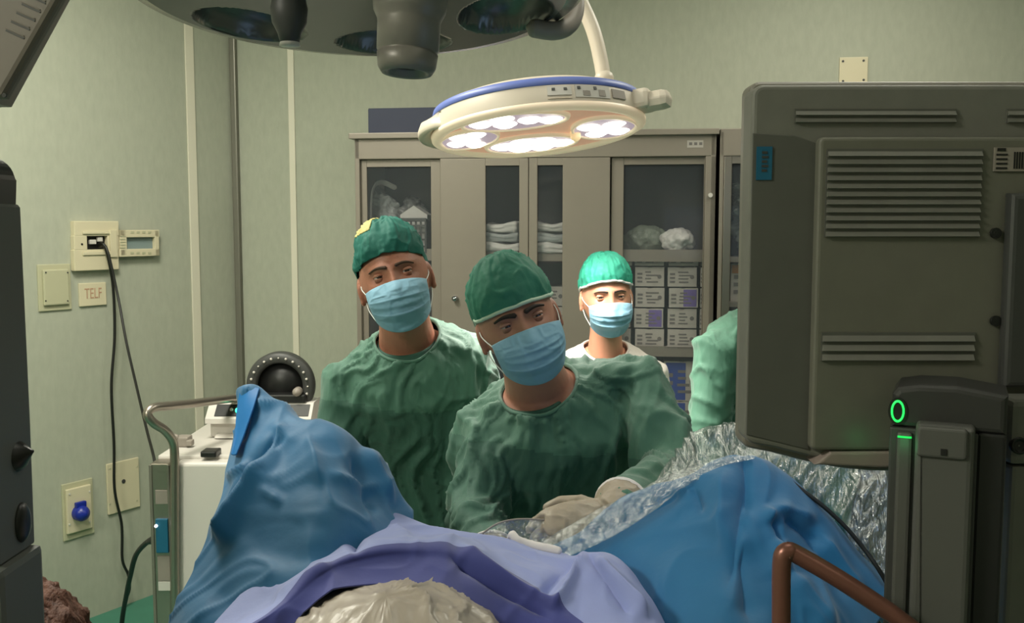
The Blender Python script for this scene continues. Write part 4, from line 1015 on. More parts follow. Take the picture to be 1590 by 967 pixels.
# clear strip lying over the slope of the right drape
rowsS = [
 [(838, 842, 1.435), (900, 806, 1.425), (950, 780, 1.415), (1006, 752, 1.405), (1058, 730, 1.395), (1110, 711, 1.385), (1165, 700, 1.38)],
 [(860, 856, 1.40), (915, 828, 1.385), (965, 803, 1.375), (1015, 774, 1.365), (1062, 745, 1.37), (1112, 719, 1.37), (1170, 706, 1.37)],
 [(880, 866, 1.375), (930, 846, 1.36), (980, 818, 1.35), (1022, 787, 1.35), (1065, 755, 1.36), (1112, 724, 1.365), (1172, 710, 1.365)]]
creS = [(860 + 12 * k, 862 - 6 * k, 905 + 12 * k, 838 - 6.6 * k, 2.5, .004 * (1 if k % 2 else -1), .3) for k in range(18)]
drape('plastic_strip', 'clear plastic edge with bright streaks along the slope of the right drape', 'drape', rowsS, M['clearp'], .004, 22, 33, creS, 160, 40, thick=.001)
# black cord along the plastic
pts = [at(1222, 742, 1.37), at(1240, 757, 1.36), at(1275, 783, 1.345), at(1310, 815, 1.33), at(1340, 850, 1.315), at(1362, 880, 1.3), at(1380, 912, 1.29), at(1405, 970, 1.27), at(1415, 1060, 1.25)]
tag(centred(obj('cable', MB().tube(path(pts, 60), .0032, 10), M['cable'])), 'thin black cord along the edge of the right blue drape', 'cable')
# lavender centre drape
rowsV = [
 [(300, 1010, 1.22), (390, 950, 1.3), (470, 880, 1.42), (560, 810, 1.5), (640, 830, 1.52), (740, 880, 1.52), (830, 900, 1.5), (920, 890, 1.45), (1010, 960, 1.38), (1050, 1040, 1.3)],
 [(318, 972, 1.14), (400, 903, 1.22), (478, 842, 1.3), (548, 792, 1.36), (592, 786, 1.38), (680, 819, 1.38), (775, 836, 1.37), (870, 856, 1.35), (950, 866, 1.28), (1035, 975, 1.18)],
 [(350, 972, 1.1), (425, 920, 1.16), (490, 872, 1.22), (545, 838, 1.27), (600, 826, 1.3), (690, 838, 1.31), (780, 855, 1.3), (862, 882, 1.26), (925, 920, 1.2), (990, 985, 1.13)],
 [(380, 972, 1.07), (440, 930, 1.11), (500, 880, 1.15), (560, 856, 1.18), (620, 848, 1.2), (690, 853, 1.22), (770, 880, 1.22), (835, 912, 1.2), (895, 955, 1.16), (950, 1000, 1.1)],
 [(388, 985, 1.065), (452, 935, 1.1), (505, 893, 1.135), (560, 874, 1.165), (625, 866, 1.18), (690, 872, 1.19), (755, 898, 1.19), (820, 935, 1.18), (880, 985, 1.14), (930, 1030, 1.1)],
 [(405, 1030, 1.07), (462, 960, 1.09), (510, 918, 1.11), (560, 905, 1.13), (620, 903, 1.14), (685, 912, 1.15), (735, 942, 1.15), (790, 985, 1.15), (850, 1050, 1.13), (900, 1100, 1.1)]]
creV = [(490, 845, 760, 850, 10, .004, .3), (540, 860, 590, 792, 8, -.012, .2), (600, 812, 640, 845, 9, .006, .4), (835, 930, 905, 852, 10, -.008, .2), (855, 950, 915, 855, 8, .012, .2), (905, 850, 985, 960, 8, -.008, .2), (920, 860, 1010, 960, 7, .01, .2),
        (640, 835, 800, 870, 14, .004, .4), (700, 850, 880, 950, 8, .008, .2), (690, 862, 860, 965, 6, -.008, .2), (420, 935, 520, 870, 8, .007, .3)]
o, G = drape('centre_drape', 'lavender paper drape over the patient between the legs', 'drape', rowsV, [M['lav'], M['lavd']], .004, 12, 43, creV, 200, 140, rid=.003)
# the turned-under inner band of the sheet is the indigo side of the cloth
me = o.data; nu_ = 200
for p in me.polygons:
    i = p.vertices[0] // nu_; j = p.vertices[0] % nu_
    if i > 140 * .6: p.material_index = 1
# white hem
pts = [at(788, 836, 1.365), at(794, 829, 1.365), at(803, 838, 1.355), at(822, 845, 1.35), at(845, 850, 1.34), at(866, 855, 1.335)]
mb = MB().tube(path(pts, 30), [.0015 + .005 * min(1, k / 6) for k in range(30)], 10, flat=.6); hm = obj('drape_hem', mb, M['hem']); centred(hm)
tag(hm, 'short white folded hem at the edge of the lavender drape', 'drape hem')
# patient's belly under crumpled plastic
bc = at(586, 990, 1.0)
mb = MB().ell((0, 0, 0), (.168, .21, .125), seg=160, rg=110); me = bpy.data.meshes.new('b'); mb.bm.to_mesh(me); mb.bm.free()
a = coords(me); n = a / np.linalg.norm(a, axis=1, keepdims=True)
a[:, 1] = np.where(a[:, 1] < 0, a[:, 1] * 1.7, a[:, 1]); a[:, 2] -= .42 * np.clip(-a[:, 1] - .02, 0, 1) * np.clip((a[:, 2] + .1) / .1, 0, 1)
Pn = a * np.array([14, 9, 14]) + fbm(a * 12, 3, 2)[:, None] * .9
a = a + n * (ridged(Pn * 1.2, 5, 3) * .004 + fbm(a * 9, 8, 2) * .005)[:, None]; a[:, 2] = np.maximum(a[:, 2], -.11); setco(me, a)
for p in me.polygons: p.use_smooth = True
zz = at(592, 899, 1.0).z
o = obj('plastic_cover', me, M['belly']); o.location = (bc.x, 1.02, zz - .128); centred(o)
o.location = (bc.x, 1.02, zz - .128 - .11 - .05)
tag(o, 'crumpled beige plastic cover over the rounded belly of the patient', 'plastic cover')
# clear guard arc near the gloved hand
pts = [at(738, 842, 1.47), at(752, 826, 1.47), at(775, 812, 1.47), at(805, 806, 1.47), at(850, 807, 1.47), at(900, 809, 1.47), at(945, 809, 1.47)]
rows = [[(740, 840, 1.47), (755, 824, 1.47), (778, 811, 1.47), (808, 806, 1.47), (860, 807, 1.47), (905, 808, 1.47), (950, 808, 1.46)], [(745, 842, 1.46), (765, 838, 1.46), (790, 834, 1.46), (815, 838, 1.46), (860, 846, 1.45), (905, 845, 1.44), (950, 830, 1.43)]]
gd = MB().grid(net(rows, 60, 16)); gdo = obj('plastic_pouch', gd, M['clearp']); centred(gdo); solid(gdo, .001)
tag(gdo, 'small clear plastic pouch in front of the gloved hand', 'pouch')
e = MB().tube([p - gdo.location for p in path(pts, 50)], .0016, 8); obj('edge', e, M['greyl'], gdo)
# copper tube frame
YK = .86
pts = [at(1213, 1250, YK), at(1213, 1000, YK), at(1213, 900, YK), at(1214, 872, YK), at(1217, 860, YK), at(1224, 856, YK), at(1236, 860, YK), at(1300, 897, YK - .01), at(1378, 948, YK - .02), at(1440, 990, YK - .03)]
pk = [pts[0], pts[1]] + path(pts[2:9], 40) + [pts[9]]
base = Vector((pts[0].x, YK, 0)); rk = thing('tube_rail', 'reddish-brown bent metal tube rail at the bottom right', 'rail', base)
dn = [Vector((pts[0].x, YK, .03))]
obj('tube', MB().tube([p - base for p in dn + pk + [at(1440, 1250, YK - .03), Vector((at(1440, 1250, YK).x, YK - .03, .03))]], .0085, 18), M['copper'], rk)
for x_, y_ in ((pts[0].x, YK), (at(1440, 1250, YK).x, YK - .03)): obj('foot', MB().cyl(Vector((x_, y_, 0)) - base, Vector((x_, y_, .035)) - base, .02), M['black'], rk)
# ================================================================ PEOPLE
def head_bm(mb, T, wide=1.0, long=1.0, nose=1.0, brow=1.0):
    n, m = 128, 96; V = []
    for i in range(m + 1):
        ph = math.pi * i / m; row = []
        for j in range(n):
            th = 2 * math.pi * j / n
            x = math.sin(ph) * math.cos(th); y = math.sin(ph) * math.sin(th); z = math.cos(ph)
            X_, Y_, Z_ = x * .076 * wide, y * .098, z * .12 * long
            if z < 0:      # jaw: narrower, chin forward
                k = -z; X_ *= 1 - .30 * k ** 1.6; Y_ = Y_ * (1 - .22 * k) - .012 * k if Y_ < 0 else Y_ * (1 - .35 * k) - .01 * k
            fr = max(0., min(1., (-y - .15) / .5))
            if fr > 0:
                g = lambda cx, cz, sx, sz: math.exp(-((X_ - cx) / sx) ** 2 - ((Z_ - cz) / sz) ** 2)
                d = 0
                for s in (-1, 1):
                    d += -.0105 * g(s * .031, .004, .017, .0125)
                    d += .006 * brow * g(s * .03, .024, .024, .009)
                    d += .006 * g(s * .046, -.026, .02, .016)
                    d += .004 * nose * g(s * .012, -.037, .007, .007)
                t = max(0., min(1., (.018 - Z_) / .055)); 
                if Z_ > -.05: d += nose * (.004 + .02 * t) * math.exp(-(X_ / (.008 + .006 * t)) ** 2) * (1 if Z_ > -.036 else max(0, 1 - (-.036 - Z_) / .012)) * max(0, min(1, (.03 - Z_) / .02))
                d += .006 * g(0, -.060, .022, .007) + .006 * g(0, -.070, .02, .006) - .004 * g(0, -.0645, .02, .0025)
                d += .007 * g(0, -.098, .02, .014)
                Y_ -= d * fr
            row.append(mb.bm.verts.new(T @ Vector((X_, Y_, Z_))))
            if i in (0, m): pass
        V.append(row)
    for i in range(m):
        for j in range(n):
            k = (j + 1) % n
            mb.bm.faces.new([V[i][j], V[i][k], V[i + 1][k], V[i + 1][j]])
    for s in (-1, 1):     # ears
        Te = T @ Matrix.Translation((s * .077 * wide, .012, -.008)) @ Matrix.Rotation(s * R(22), 4, 'Z') @ Matrix.Rotation(R(-8), 4, 'X')
        mb.ell((0, 0, 0), (.008, .019, .033), None, 20, 14); bmesh.ops.transform(mb.bm, matrix=Te, verts=mb.bm.verts[-(19 - 5 + 0) * 0 - (13 * 20 + 2):] if 0 else [v for v in mb.bm.verts if v.index == -1 and not v.tag]) if 0 else None
    return mb
def add_ell(mb, T, r, seg=24, rg=16):
    b = bmesh.new(); bmesh.ops.create_uvsphere(b, u_segments=seg, v_segments=rg, radius=1); bmesh.ops.scale(b, vec=r, verts=b.verts); mb._merge(b, 0, True, T)
def head(mb, T, **k):
    wide = k.get('wide', 1)
    n, m = 128, 96
    b = MB(); head_core(b, T, **k); bmesh.ops.remove_doubles(b.bm, verts=b.bm.verts, dist=1e-5); mb._merge(b.bm, 0, True)
    for s in (-1, 1):
        Te = T @ Matrix.Translation((s * .0775 * wide, .010, -.01)) @ Matrix.Rotation(s * R(24), 4, 'Z') @ Matrix.Rotation(R(-8), 4, 'X')
        add_ell(mb, Te, (.0075, .018, .033)); add_ell(mb, Te @ Matrix.Translation((0, -.004, -.026)), (.006, .009, .010))
def head_core(mb, T, wide=1.0, long=1.0, nose=1.0, brow=1.0):
    return head_bm_core(mb, T, wide, long, nose, brow)
def head_bm_core(mb, T, wide, long, nose, brow):
    n, m = 140, 110; V = []
    for i in range(m + 1):
        ph = math.pi * i / m; row = []
        for j in range(n):
            p = head_pt(2 * math.pi * j / n, ph, wide, long, nose, brow); row.append(mb.bm.verts.new(T @ p))
        V.append(row)
    for i in range(m):
        for j in range(n):
            k = (j + 1) % n; mb.bm.faces.new([V[i][j], V[i][k], V[i + 1][k], V[i + 1][j]])
def head_pt(th, ph, wide=1., long=1., nose=1., brow=1.):
    x = math.sin(ph) * math.cos(th); y = math.sin(ph) * math.sin(th); z = math.cos(ph)
    X_, Y_, Z_ = x * .076 * wide, y * .098, z * .12 * long
    if z < 0:
        k = -z; X_ *= 1 - .28 * k ** 1.8; Y_ = Y_ * (1 - .18 * k) - .012 * k if Y_ < 0 else Y_ * (1 - .35 * k) - .01 * k
    fr = max(0., min(1., (-y - .1) / .4))
    if fr > 0:
        g = lambda cx, cz, sx, sz: math.exp(-((X_ - cx) / sx) ** 2 - ((Z_ - cz) / sz) ** 2)
        d = 0
        for s in (-1, 1):
            d += -.0115 * g(s * .031, .002, .018, .0125) + .006 * brow * g(s * .029, .022, .024, .008) + .006 * g(s * .046, -.026, .02, .016) + .005 * nose * g(s * .012, -.037, .007, .007)
        t = max(0., min(1., (.02 - Z_) / .055))
        if Z_ > -.055: d += nose * (.004 + .021 * t) * math.exp(-(X_ / (.0085 + .006 * t)) ** 2) * (1 if Z_ > -.036 else max(0, 1 - (-.036 - Z_) / .014)) * max(0, min(1, (.032 - Z_) / .02))
        d += .006 * g(0, -.060, .022, .006) + .006 * g(0, -.071, .02, .006) - .003 * g(0, -.0655, .02, .0025) + .006 * g(0, -.098, .02, .014)
        Y_ -= d * fr
    return Vector((X_, Y_, Z_))
def face_y(x, z, wide=1.):
    """front surface y of the bare head at x,z (without nose)"""
    zz = max(-1, min(1, z / .12)); r = math.sqrt(max(.02, 1 - zz * zz)); k = max(0, -zz)
    xx = max(-1, min(1, x / (.076 * wide * r * (1 - .28 * k ** 1.8) + 1e-6)))
    y = -.098 * r * math.sqrt(max(0, 1 - xx * xx)) * (1 - .18 * k) - .012 * k
    return y
def ocular(T, par, skin, iris, browm, wide=1., look=(0, 0), browk=1., open_=.45, squint=0):
    ins = par.matrix_world.inverted()
    for s in (-1, 1):
        c = T @ Vector((s * .031 * wide, -.0768, .002))
        Te = Matrix.Translation(c) @ T.to_3x3().to_4x4() @ Matrix.Rotation(look[0], 4, 'Z') @ Matrix.Rotation(look[1], 4, 'X')
        e = obj('eye', MB().ell((0, 0, 0), (.0118, .0118, .0118), ins @ Te, 28, 20) if 0 else (lambda m_: (add_ell(m_, ins @ Te, (.0118, .0118, .0118)), m_)[1])(MB()), M['eyew'], par)
        m_ = MB(); m_.lathe([(.0001, .0123), (.003, .0121), (.0055, .0112), (.0058, .0103)], 20, ins @ Te @ Matrix.Rotation(R(90), 4, 'X')); obj('iris', m_, M['iris'], e)
        # lids: shells around the eyeball with an almond opening
        m_ = MB(); Tl = ins @ Matrix.Translation(c) @ T.to_3x3().to_4x4(); n = 22
        for up_ in (1, -1):
            rows = []
            for i in range(8):
                row = []
                for j in range(n + 1):
                    u = -1 + 2 * j / n; az = u * 1.25
                    edge = (open_ * (1 - u * u) ** .7) * (.75 if up_ > 0 else .3) - squint * .1
                    el_ = edge + (1.35 - edge) * i / 7
                    r = (.0126 if up_ > 0 else .0122) + .0016 * math.sin(math.pi * min(1, i / 3.5)) * (up_ > 0)
                    row.append(Tl @ Vector((r * math.sin(az) * math.cos(el_ * .8), -r * math.cos(az) * math.cos(el_), up_ * r * math.sin(el_))))
                rows.append(row)
            m_.loft(rows, caps=False, closed=False)
        o = obj('eyelid', m_, skin, par); solid(o, .0006)
        # brow
        m_ = MB(); pts = []; rad = []
        for k in range(12):
            f = k / 11; x = s * (.012 + .038 * f) * wide; z = .0195 + .0045 * math.sin(f * 2.4) - .0055 * f * f
            y = face_y(x, z) - .0055 * browk; pts.append(ins @ T @ Vector((x, y, z))); rad.append((.0038 - .0022 * f) * browk)
        m_.tube(pts, rad, 10, flat=1.0); a_ = obj('eyebrow', m_, browm, par)

def mask(T, par, m, seed=0, top=.0, droop=0, wide=1.):
    ins = par.matrix_world.inverted(); nu, nv = 90, 60; G = np.empty((nv, nu, 3))
    for i in range(nv):
        v = i / (nv - 1)
        for j in range(nu):
            u = -1 + 2 * j / (nu - 1); au = abs(u)
            zt = -.012 + top - .010 * au ** 1.6; zb = -.124 + .036 * au ** 2.0
            z = zt + (zb - zt) * v
            az = u * 1.08
            x = .0775 * wide * math.sin(az) * (1 - .10 * v * v)
            # profile of the centre line
            prof = -.112 - .021 * math.sin(min(1, v * 1.25) * math.pi) ** .8 * (1 if v < .5 else .85) + .03 * max(0, v - .72) / .28
            yc = prof; side = -.015 + .02 * v
            y = side + (yc - side) * max(0, math.cos(az)) ** .7
            y -= .009 * math.exp(-(u / .16) ** 2) * math.exp(-((v - .16) / .2) ** 2)   # nose ridge
            for pl in (.34, .5, .66): y -= .005 * max(0, 1 - abs(v - pl) / .06) * (1 - au ** 3) * (1 if v > pl else .4)
            G[i, j] = (x, y, z)
    Pn = G.reshape(-1, 3); d = fbm(Pn * 38 + seed * 7, seed, 3) * .0016 + ridged(Pn * np.array([24, 10, 40]) + seed, seed + 3, 2) * .0016
    G = (Pn + np.array([0, -1, 0]) * d[:, None]).reshape(nv, nu, 3)
    TT = ins @ T; A4 = np.array(TT); Gw = G @ A4[:3, :3].T + A4[:3, 3]
    o = obj('face_mask', MB().grid(Gw, lambda i, j: 1 if i < 6 else 0), [m, M['maskw']], par); solid(o, .0012)
    for s in (-1, 1):
        j = 0 if s < 0 else nu - 1
        for i, ze in ((2, .012), (nv - 4, -.03)):
            p0 = TT @ Vector(G[i, j]); e = TT @ Vector((s * .0765 * wide, .010, ze)); mid = TT @ Vector((s * (.0775 if ze > 0 else .073) * wide, -.022, (G[i, j][2] + ze) / 2))
            obj('ear_loop', MB().tube(path([p0, mid, e], 12), .0011, 8), M['strap'], o)
    return o
def cap(T, par, m, zf=.042, zs=.02, zb=-.055, puff=1.0, band=None, seed=0, r=(.086, .108, .135), lift=0, wr=.003, yellow=False):
    ins = par.matrix_world.inverted(); n, k_ = 140, 70; TT = ins @ T; P_ = []; Nn = []
    for i in range(k_ + 1):
        f = i / k_
        for j in range(n):
            th = 2 * math.pi * j / n; c, s_ = math.cos(th), math.sin(th)
            ze = (zf * max(0, -s_) ** 1.5 + zb * max(0, s_) + zs * (1 - abs(s_)) ** .8) if s_ < 0 else (zs * (1 - s_) + zb * s_)
            phe = math.acos(max(-1, min(1, ze / r[2]))); ph = phe * f
            q = Vector((r[0] * math.sin(ph) * c, r[1] * math.sin(ph) * s_, r[2] * math.cos(ph)))
            tight = max(0, (f - .86) / .14) ** 2; bulge = puff * .008 * math.sin(math.pi * min(1, f * 1.05))
            nn = Vector((c * math.sin(ph), s_ * math.sin(ph), math.cos(ph)))
            q = q + nn * (bulge - .005 * tight); q.z += lift * (1 - f)
            P_.append(q[:]); Nn.append(nn[:])
    P_ = np.array(P_); Nn = np.array(Nn)
    th = np.arctan2(P_[:, 1], P_[:, 0]); ff = np.repeat(np.arange(k_ + 1) / k_, n)
    Pn = np.stack([np.cos(th) * 5, np.sin(th) * 5, P_[:, 2] * 14], 1)
    d = ridged(Pn * np.array([.8, .8, 1.0]) + seed + fbm(P_ * 9, seed + 6, 2)[:, None] * 1.2, seed, 2) * wr * .8 + fbm(P_ * 26, seed + 2, 3) * wr * .8
    P_ = P_ + Nn * d[:, None]; A4 = np.array(TT); Pw = P_ @ A4[:3, :3].T + A4[:3, 3]; Pw = Pw.reshape(k_ + 1, n, 3)
    mb = MB(); G = np.concatenate([Pw, Pw[:, :1]], 1); mb.grid(G); bmesh.ops.remove_doubles(mb.bm, verts=mb.bm.verts, dist=1e-5)
    o = obj('surgical_cap', mb, m, par); solid(o, .0015)
    if band:
        loopp = [Vector(Pw[-1, j]) for j in range(n)] + [Vector(Pw[-1, 0]), Vector(Pw[-1, 1])]
        obj('cap_edge', MB().tube(loopp, .0038, 8, cap='flat'), band, o)
    return o, Pw
def hand(mb, T, s=1, grow=0., curl=.5, spread=1.0):
    """T: origin at wrist, +x towards fingertips, z = back of the hand, thumb on side s of y"""
    mb.tube([T @ Vector(p) for p in ((-.03, 0, 0), (0, 0, 0), (.03, 0, .002), (.06, 0, .003), (.085, 0, .001))], [.026 + grow, .027 + grow, .034 + grow, .039 + grow, .036 + grow], 20, flat=.42, ref=T.to_3x3() @ Vector((0, 0, 1)))
    for i, (y, L) in enumerate(((.029, .072), (.010, .080), (-.010, .074), (-.028, .058))):
        y *= s; a = 0; p = Vector((.08 - abs(i - 1.3) * .004, y, .002)); pts = [p - Vector((.02, 0, 0)), p.copy()]; sd = math.atan2(y, .35) * spread
        for q, fr in enumerate((.45, .3, .25)):
            a += curl * (.8, 1.1, .7)[q] + (i * .05); d = Vector((math.cos(a) * math.cos(sd), math.sin(sd) * math.cos(a), -math.sin(a))); p = p + d * L * fr
            pts.append(p.copy())
        mb.tube([T @ v for v in pts], [.0095 + grow, .0092 + grow, .0085 + grow, .0078 + grow, .0066 + grow], 12)
    pts = [Vector((.015, s * .022, -.004)), Vector((.035, s * .042, -.012)), Vector((.06, s * .055, -.022)), Vector((.082, s * .054, -.032))]
    mb.tube([T @ v for v in pts], [.014 + grow, .012 + grow, .010 + grow, .008 + grow], 12)
def frame_from(p, d, up):
    d = Vector(d).normalized(); up = Vector(up); y = up.cross(d).normalized(); z = d.cross(y)
    Mx = Matrix((d, y, z)).transposed().to_4x4(); Mx.translation = p; return Mx
def person(name_label, headT, N, SL, SR, H, arms, skin, gownm, voxg=.0058, grow=.0, legs=True, seed=1, gown_amp=.007, collar=None, kz=.35, handsk=True, girth=1.0, neck_r=.056, neckcut=None, headk={}, feet_dy=0, panelz=None):
    """arms: list of (shoulder, elbow, wrist, handdir, handup, s, curl)"""
    root_loc = Vector((H.x, H.y, 0))
    N = Vector(N); H = Vector(H); xd = (Vector(SR) - Vector(SL)).normalized()
    mb = MB()
    head(mb, headT, **headk)
    hb = headT @ Vector((0, .028, -.07)); hm_ = headT @ Vector((0, .02, -.02))
    mb.tube([hm_, hb, (hb + N) / 2 + Vector((0, -.004, 0)), N, N + (H - N).normalized() * .08], [neck_r * .93, neck_r * .95, neck_r, neck_r * 1.12, neck_r * 1.3], 28)
    def torso(mb, g, skirt, top=True):
        L = []
        ks = ((0, .165, .115), (.25, .158, .11), (.5, .168, .115), (.72, .185, .12), (.86, .175, .108), (.95, .125, .09), (1.03, .066, .066))
        for f, rx, ry in ks:
            c = H.lerp(N, f); x = Vector((1, 0, 0)).lerp(xd, min(1, f * 1.3)).normalized()
            if f > .8: c = c + Vector((0, .012, 0))
            up_ = (N - H).normalized(); y = up_.cross(x).normalized()
            L.append([c + x * (rx * girth + g) * math.cos(2 * math.pi * j / 40) + y * (ry * girth + g) * math.sin(2 * math.pi * j / 40) for j in range(40)])
        if skirt is not None:
            lo = []
            for f, rx, ry in ((1, .20, .16), (.5, .195, .15)):
                z = H.z + (skirt - H.z) * f; lo.append([Vector((H.x, H.y, z)) + Vector((rx * girth * math.cos(2 * math.pi * j / 40), -ry * math.sin(2 * math.pi * j / 40) * -1, 0)) for j in range(40)])
            L = lo + L
        # consistent start: all rings share the angular order
        mb.loft(L)
    torso(mb, -.022, None)
    for (S, E, Wr, hd, hu, s, cu) in arms:
        mb.tube([S, (Vector(S) + Vector(E)) / 2, E, (Vector(E) * .6 + Vector(Wr) * .4), Wr], [.05, .045, .037, .033, .022], 20)
        if hd is not None and handsk: hand(mb, frame_from(Wr, hd, hu), s, -.004, cu)
    if legs:
        for s in (-1, 1):
            hx = H + Vector((s * .085, 0, 0)); fx = Vector((H.x + s * .11, H.y + feet_dy, .09)); kx = (hx + fx) / 2 + Vector((0, -.03, 0))
            mb.tube([hx, hx.lerp(kx, .5), kx, kx.lerp(fx, .4), fx], [.085, .072, .055, .052, .038], 20)
            mb.tube([fx + Vector((0, .02, -.04)), fx + Vector((0, -.1, -.055))], [.035, .03], 16)
    me = remesh(mb, .0032, 2, .5)
    # origin at the feet
    a = coords(me); a -= np.array(root_loc); setco(me, a)
    body = obj('person', me, skin); body.location = root_loc; bpy.context.view_layer.update()
    tag(body, name_label, 'person')
    ins = body.matrix_world.inverted()
    # gown
    mb = MB(); torso(mb, .012, kz)
    for (S, E, Wr, hd, hu, s, cu) in arms:
        S, E, Wr = Vector(S), Vector(E), Vector(Wr); cuff = E.lerp(Wr, .95)
        inn = S + (N.lerp(H, .1) - S) * .35
        mb.tube([inn, S, S.lerp(E, .5), E, E.lerp(Wr, .45), cuff], [.062 + grow, .066 + grow, .06 + grow, .057 + grow, .048 + grow, .036], 24)
    me = remesh(mb, voxg, 6, .6)
    a = coords(me); n = normals(me)
    rel_ = a - np.array(N)
    ang = np.arctan2(rel_[:, 0], -rel_[:, 2] + .05); rad = np.sqrt(rel_[:, 0] ** 2 + rel_[:, 2] ** 2)
    warp = fbm(a * 5, seed, 3)
    Pv = np.stack([a[:, 0] * 17 + warp * .8, a[:, 1] * 7, a[:, 2] * 1.8], 1)                  # long hanging folds
    Pr = np.stack([ang * 6 + warp * 1.9, a[:, 1] * 4 + warp, rad * 3.5], 1)                              # folds radiating from the neck
    wn = np.clip(1 - rad / .33, 0, 1)
    d = gown_amp * (ridged(Pv, seed + 2, 2) * (1 - wn * .7) + ridged(Pr, seed + 4, 2) * wn) * .75 + fbm(a * 14, seed + 7, 2) * gown_amp * .2
    # crumpling around the elbows and armpits
    for (S, E, Wr, *_r) in arms:
        for c_, rr_ in ((np.array(E), .13), (np.array(Vector(S)), .12)):
            g = np.exp(-(np.linalg.norm(a - c_, axis=1) / rr_) ** 2); dirv = np.array((Vector(Wr) - Vector(E)).normalized())
            d += g * ridged(np.stack([(a @ dirv) * 18 + warp, a[:, 2] * 6, a[:, 0] * 6], 1), seed + 9, 1) * gown_amp * .7
    a = a + n * d[:, None]
    # neck opening
    cN = np.array(N + (headT.translation - N) * .22); 
    a -= np.array(root_loc); setco(me, a)
    b = bmesh.new(); b.from_mesh(me); cl_ = Vector(cN) - root_loc; axn = (headT @ Vector((0, .02, -.1)) - N).normalized()
    nc = neckcut or (.076, .8, -.03)
    kill = []
    for v in b.verts:
        q = v.co - (N - root_loc); al = q.dot(axn); pr_ = (q - axn * al); pr_.y *= nc[1]
        if pr_.length < nc[0] - .35 * max(0, -al) and al > nc[2]: kill.append(v)
    bmesh.ops.delete(b, geom=kill, context='VERTS')
    # hem: open at the bottom
    bmesh.ops.delete(b, geom=[v for v in b.verts if v.co.z < kz + .012], context='VERTS')
    # smooth the cut edge
    bd = [v for v in b.verts if v.is_boundary]
    for _ in range(3): bmesh.ops.smooth_vert(b, verts=bd, factor=.5, use_axis_x=True, use_axis_y=True, use_axis_z=True)
    for _ in range(40):
        new = {}
        for v in bd:
            nb = [e.other_vert(v) for e in v.link_edges if e.is_boundary]
            if len(nb) == 2: new[v] = v.co * .4 + (nb[0].co + nb[1].co) * .3
        for v, c_ in new.items(): v.co = c_
    loops = []; left = set(v for v in bd if v.is_valid)
    while left:
        v = left.pop(); L_ = [v]; cur = v
        while True:
            nx = [e.other_vert(cur) for e in cur.link_edges if e.is_boundary and e.other_vert(cur) in left]
            if not nx: break
            cur = nx[0]; left.discard(cur); L_.append(cur)
        loops.append([q.co.copy() for q in L_])
    neckl = [l for l in loops if len(l) > 30 and min((c_ - (N - root_loc)).length for c_ in l) < .16]
    neckl = max(neckl, key=len)[::3] if neckl else None
    b.to_mesh(me); b.free()
    for p in me.polygons: p.use_smooth = True
    gw = obj('gown', me, gownm, body); solid(gw, .003)
    if neckl: obj('collar_binding', MB().tube(neckl + neckl[:2], .0042, 10, cap='flat'), gownm[0] if isinstance(gownm, list) else gownm, gw)
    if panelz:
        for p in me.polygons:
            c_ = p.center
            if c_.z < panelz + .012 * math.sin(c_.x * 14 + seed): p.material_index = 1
    if legs:
        for s in (-1, 1):
            fx = Vector((H.x + s * .11, H.y + feet_dy, .0)) - root_loc
            mb = MB(); mb.tube([fx + Vector((0, .06, .045)), fx + Vector((0, 0, .05)), fx + Vector((0, -.12, .036)), fx + Vector((0, -.17, .03))], [.042, .048, .04, .026], 20)
            for v in mb.bm.verts: v.co.z = max(v.co.z, 0.0)
            obj('shoe', mb, M['white'], body)
    return body, gw
def headmat(c, roll=0, yaw=0, pitch=0):
    """roll>0 tips the crown to the left of the picture; yaw>0 turns the face to the right of the picture; pitch>0 looks up"""
    return Matrix.Translation(c) @ Matrix.Rotation(-R(roll), 4, 'Y') @ Matrix.Rotation(R(yaw), 4, 'Z') @ Matrix.Rotation(-R(pitch), 4, 'X')

# ---- rear surgeon
T1 = headmat(at(613, 432, 2.2), 14, 6, 6)
Wl, Wr_ = at(560, 860, 1.75), at(700, 850, 1.75)
b1, g1 = person('surgeon in green gown and teal cap with a yellow patch on top, standing behind the other', T1, at(632, 524, 2.28), at(536, 566, 2.3), at(724, 536, 2.32), Vector((-.2, 2.42, .98)),
   [(at(536, 590, 2.3), at(518, 770, 2.22), at(560, 880, 2.05), (at(620, 870, 1.9) - at(560, 880, 2.05)), (0, 0, 1), 1, .4),
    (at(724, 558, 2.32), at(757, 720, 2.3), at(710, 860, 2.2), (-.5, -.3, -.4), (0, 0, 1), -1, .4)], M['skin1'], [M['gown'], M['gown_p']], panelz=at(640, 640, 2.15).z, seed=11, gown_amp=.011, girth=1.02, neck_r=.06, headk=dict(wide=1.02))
ocular(T1, b1, M['skin1'], None, M['brow1'], look=(R(6), R(-12)), open_=.34, browk=1.0)
mask(T1 @ Matrix.Translation((0, 0, -.002)), b1, M['mask'], 2)
o, Pw = cap(T1, b1, M['cap1'], zf=.052, zs=.035, zb=-.06, seed=3, wr=.004, r=(.086, .11, .137))
# yellow patch laid over the crown of the cap
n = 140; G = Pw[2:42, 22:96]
mb = MB().grid(G + np.array([0, 0, .0022])); yo = obj('cap_crown_patch', mb, M['capyel'], o); solid(yo, .0012)
